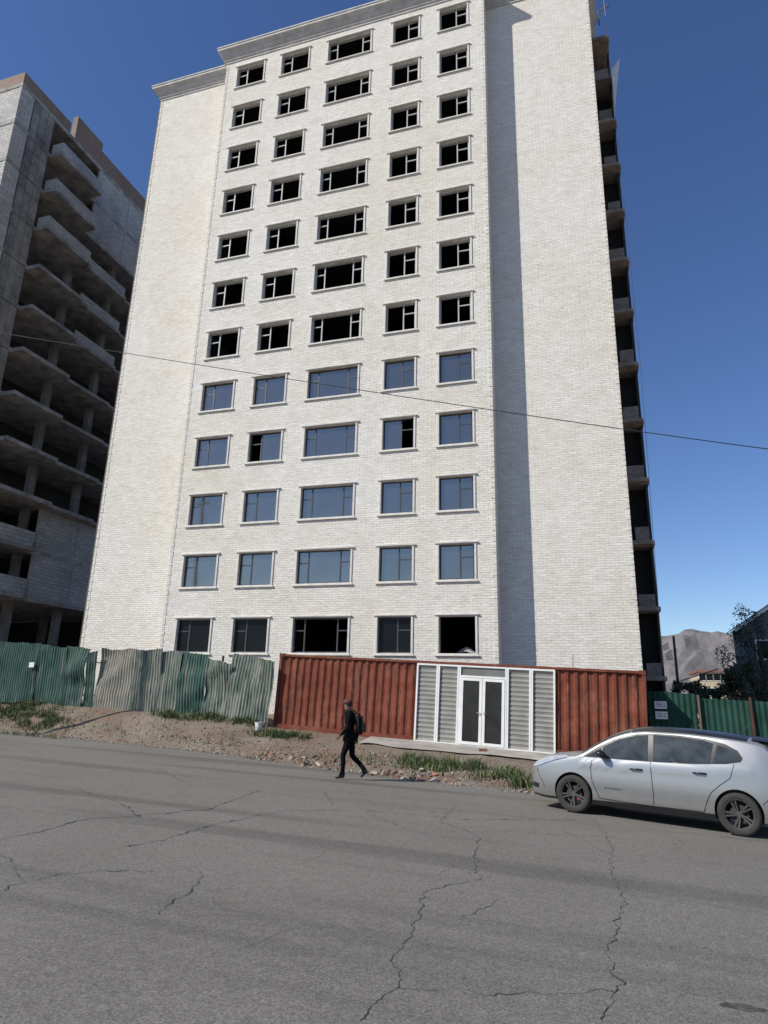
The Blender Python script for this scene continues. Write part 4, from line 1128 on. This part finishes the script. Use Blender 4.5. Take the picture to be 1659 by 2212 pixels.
for v in bmh.vertices:
    c = v.co
    d1 = (c-Vector((.155+HX, 0, 1.595))).length
    if d1 < .035: c.x += .026*(1-d1/.035)
    for sy in (-1, 1):
        d2 = (c-Vector((.055+HX, sy*.076, 1.61))).length
        if d2 < .03: c.y += sy*.014*(1-d2/.03)
    if c.z > .9 and c.z < 1.46 and abs(c.y) < .3:
        n_ = noise.noise(c*9); c.x += n_*.012; c.y += noise.noise(c*9+Vector((5, 0, 0)))*.010
ankles = [V[sk['anl']], V[sk['anr']], V[sk['hel']], V[sk['her']], V[sk['tol']], V[sk['tor']], V[sk['ttl']], V[sk['ttr']]]
for p in bmh.polygons:
    c = p.center; p.use_smooth = True
    if c.z > 1.51: k = 2
    elif any((c-h).length < .085 for h in hands) and c.z < 1.0: k = 2
    elif any((c-a).length < .075 for a in ankles[2:]) or any((c-a).length < .045 for a in ankles[:2]): k = 3
    elif c.z < .88 and abs(c.y) < .2: k = 1
    else: k = 0
    p.material_index = k
pw = onroad(753, 1684); pang = math.pi + .08
pr = thing('person', 'person in black clothes and a dark red cap walking left along the road edge', 'person', (pw.x, pw.y, roadz(pw.x, pw.y)+.006), pang)
pr.scale = (1.02, 1.02, 1.02)
link('body', bmh, pr, True)
def ellip(name, mat, c, r_, parent, cut=None, sub=3):
    bm = bmesh.new(); bmesh.ops.create_icosphere(bm, subdivisions=sub, radius=1)
    for v in bm.verts: v.co = Vector((c[0]+v.co.x*r_[0], c[1]+v.co.y*r_[1], c[2]+v.co.z*r_[2]))
    if cut: 
        for pc, pn in cut: bmesh.ops.bisect_plane(bm, geom=bm.verts[:]+bm.edges[:]+bm.faces[:], plane_co=pc, plane_no=pn, clear_outer=True)
    for f in bm.faces: f.smooth = True
    me = bpy.data.meshes.new(name); bm.to_mesh(me); bm.free(); me.materials.append(mat); return link(name, me, parent, True)
ellip('hair', M_hair, (.035+HX, 0, 1.645), (.095, .086, .10), pr, [((.10+HX, 0, 1.65), (1, 0, -.3)), ((0, 0, 1.585), (.3, 0, -1))])
cp = ellip('cap', M_cap, (.055+HX, 0, 1.66), (.110, .094, .095), pr, [((0, 0, 1.663), (-.12, 0, -1))])
m = MB()
for dz in (0, -.006):
    m.grid(lambda i, j: (.135+HX+.085*(i/5)*math.sqrt(max(0, 1-((j-6)/6.5)**2)), (j-6)/6*.072, 1.667+dz-.022*(i/5)-.012*((j-6)/6)**2), 6, 13)
m.build('visor', M_cap, cp, local=True, fix=False)
for sy in (-1, 1): ellip('eye', M_hair, (.142+HX, sy*.032, 1.632), (.008, .012, .007), pr, sub=2)
ellip('mouth', M_b1, (.140+HX, 0, 1.557), (.008, .022, .005), pr, sub=2)
m = MB(); m.lathe([(.150, 1.02), (.158, .90), (.164, .82), (.156, .82), (.145, .95)], 28, 'z')
m.v = [(x*1.02, y*1.12, z+.012*math.sin(7*math.atan2(y, x))) for x, y, z in m.v]; m.build('jacket_hem', M_jk, pr, smooth=True, local=True)
# backpack
bp = thing('backpack', 'black backpack worn on the back of the walking person', 'backpack', pr.location, pang); bp.scale = pr.scale
bm = bmesh.new(); bmesh.ops.create_cube(bm, size=1)
for v in bm.verts: v.co = Vector((-.215+v.co.x*(.18 if v.co.z < 0 else .11)+.03*v.co.z, v.co.y*.29, 1.20+v.co.z*.46))
bmesh.ops.bevel(bm, geom=bm.edges[:], offset=.05, segments=4, affect='EDGES')
for f in bm.faces: f.smooth = True
me = bpy.data.meshes.new('sack'); bm.to_mesh(me); bm.free(); me.materials.append(M_bag); link('sack', me, bp, True)
m = MB(); m.box(-.335, -.29, -.10, .10, 1.02, 1.20); m.build('pocket', M_bag, bp, local=True)
for sy in (-1, 1):
    m = MB(); m.tube([(-.13, sy*.10, 1.41), (-.03, sy*.11, 1.50), (.09, sy*.115, 1.465), (.170, sy*.12, 1.34), (.170, sy*.14, 1.2), (.07, sy*.165, 1.08), (-.12, sy*.13, 1.04)], .016, 6); m.build('strap', M_bag, bp, smooth=True, local=True)

# ------------------------------------------------------------------ LIGHT
SUN_AZ = Vector((-.775, -.632)); EL = rad(41)
sd = Vector((SUN_AZ.x*math.cos(EL), SUN_AZ.y*math.cos(EL), math.sin(EL)))
sl = bpy.data.lights.new('sun', 'SUN'); sl.energy = 5.0; sl.angle = rad(.53); sl.color = (1, .95, .865)
so = bpy.data.objects.new('sun', sl); COL.objects.link(so); so.rotation_euler = sd.to_track_quat('Z', 'Y').to_euler(); so.location = (-20, -20, 30)
wd = bpy.data.worlds.new('World'); scn.world = wd; wd.use_nodes = True; nt = wd.node_tree
bg = nt.nodes['Background']; sky = nt.nodes.new('ShaderNodeTexSky'); sky.sky_type = 'NISHITA'; sky.sun_disc = False
sky.sun_elevation = EL; sky.sun_rotation = math.atan2(SUN_AZ.x, SUN_AZ.y); sky.altitude = 1200; sky.air_density = 1.15; sky.dust_density = .3; sky.ozone_density = 4.0
hs = nt.nodes.new('ShaderNodeHueSaturation'); hs.inputs['Saturation'].default_value = 1.12; hs.inputs['Hue'].default_value = .510
nt.links.new(sky.outputs['Color'], hs.inputs['Color'])
nt.links.new(hs.outputs['Color'], bg.inputs['Color']); bg.inputs['Strength'].default_value = .123
scn.view_settings.view_transform = 'Standard'; scn.view_settings.look = 'None'; scn.view_settings.exposure = 0
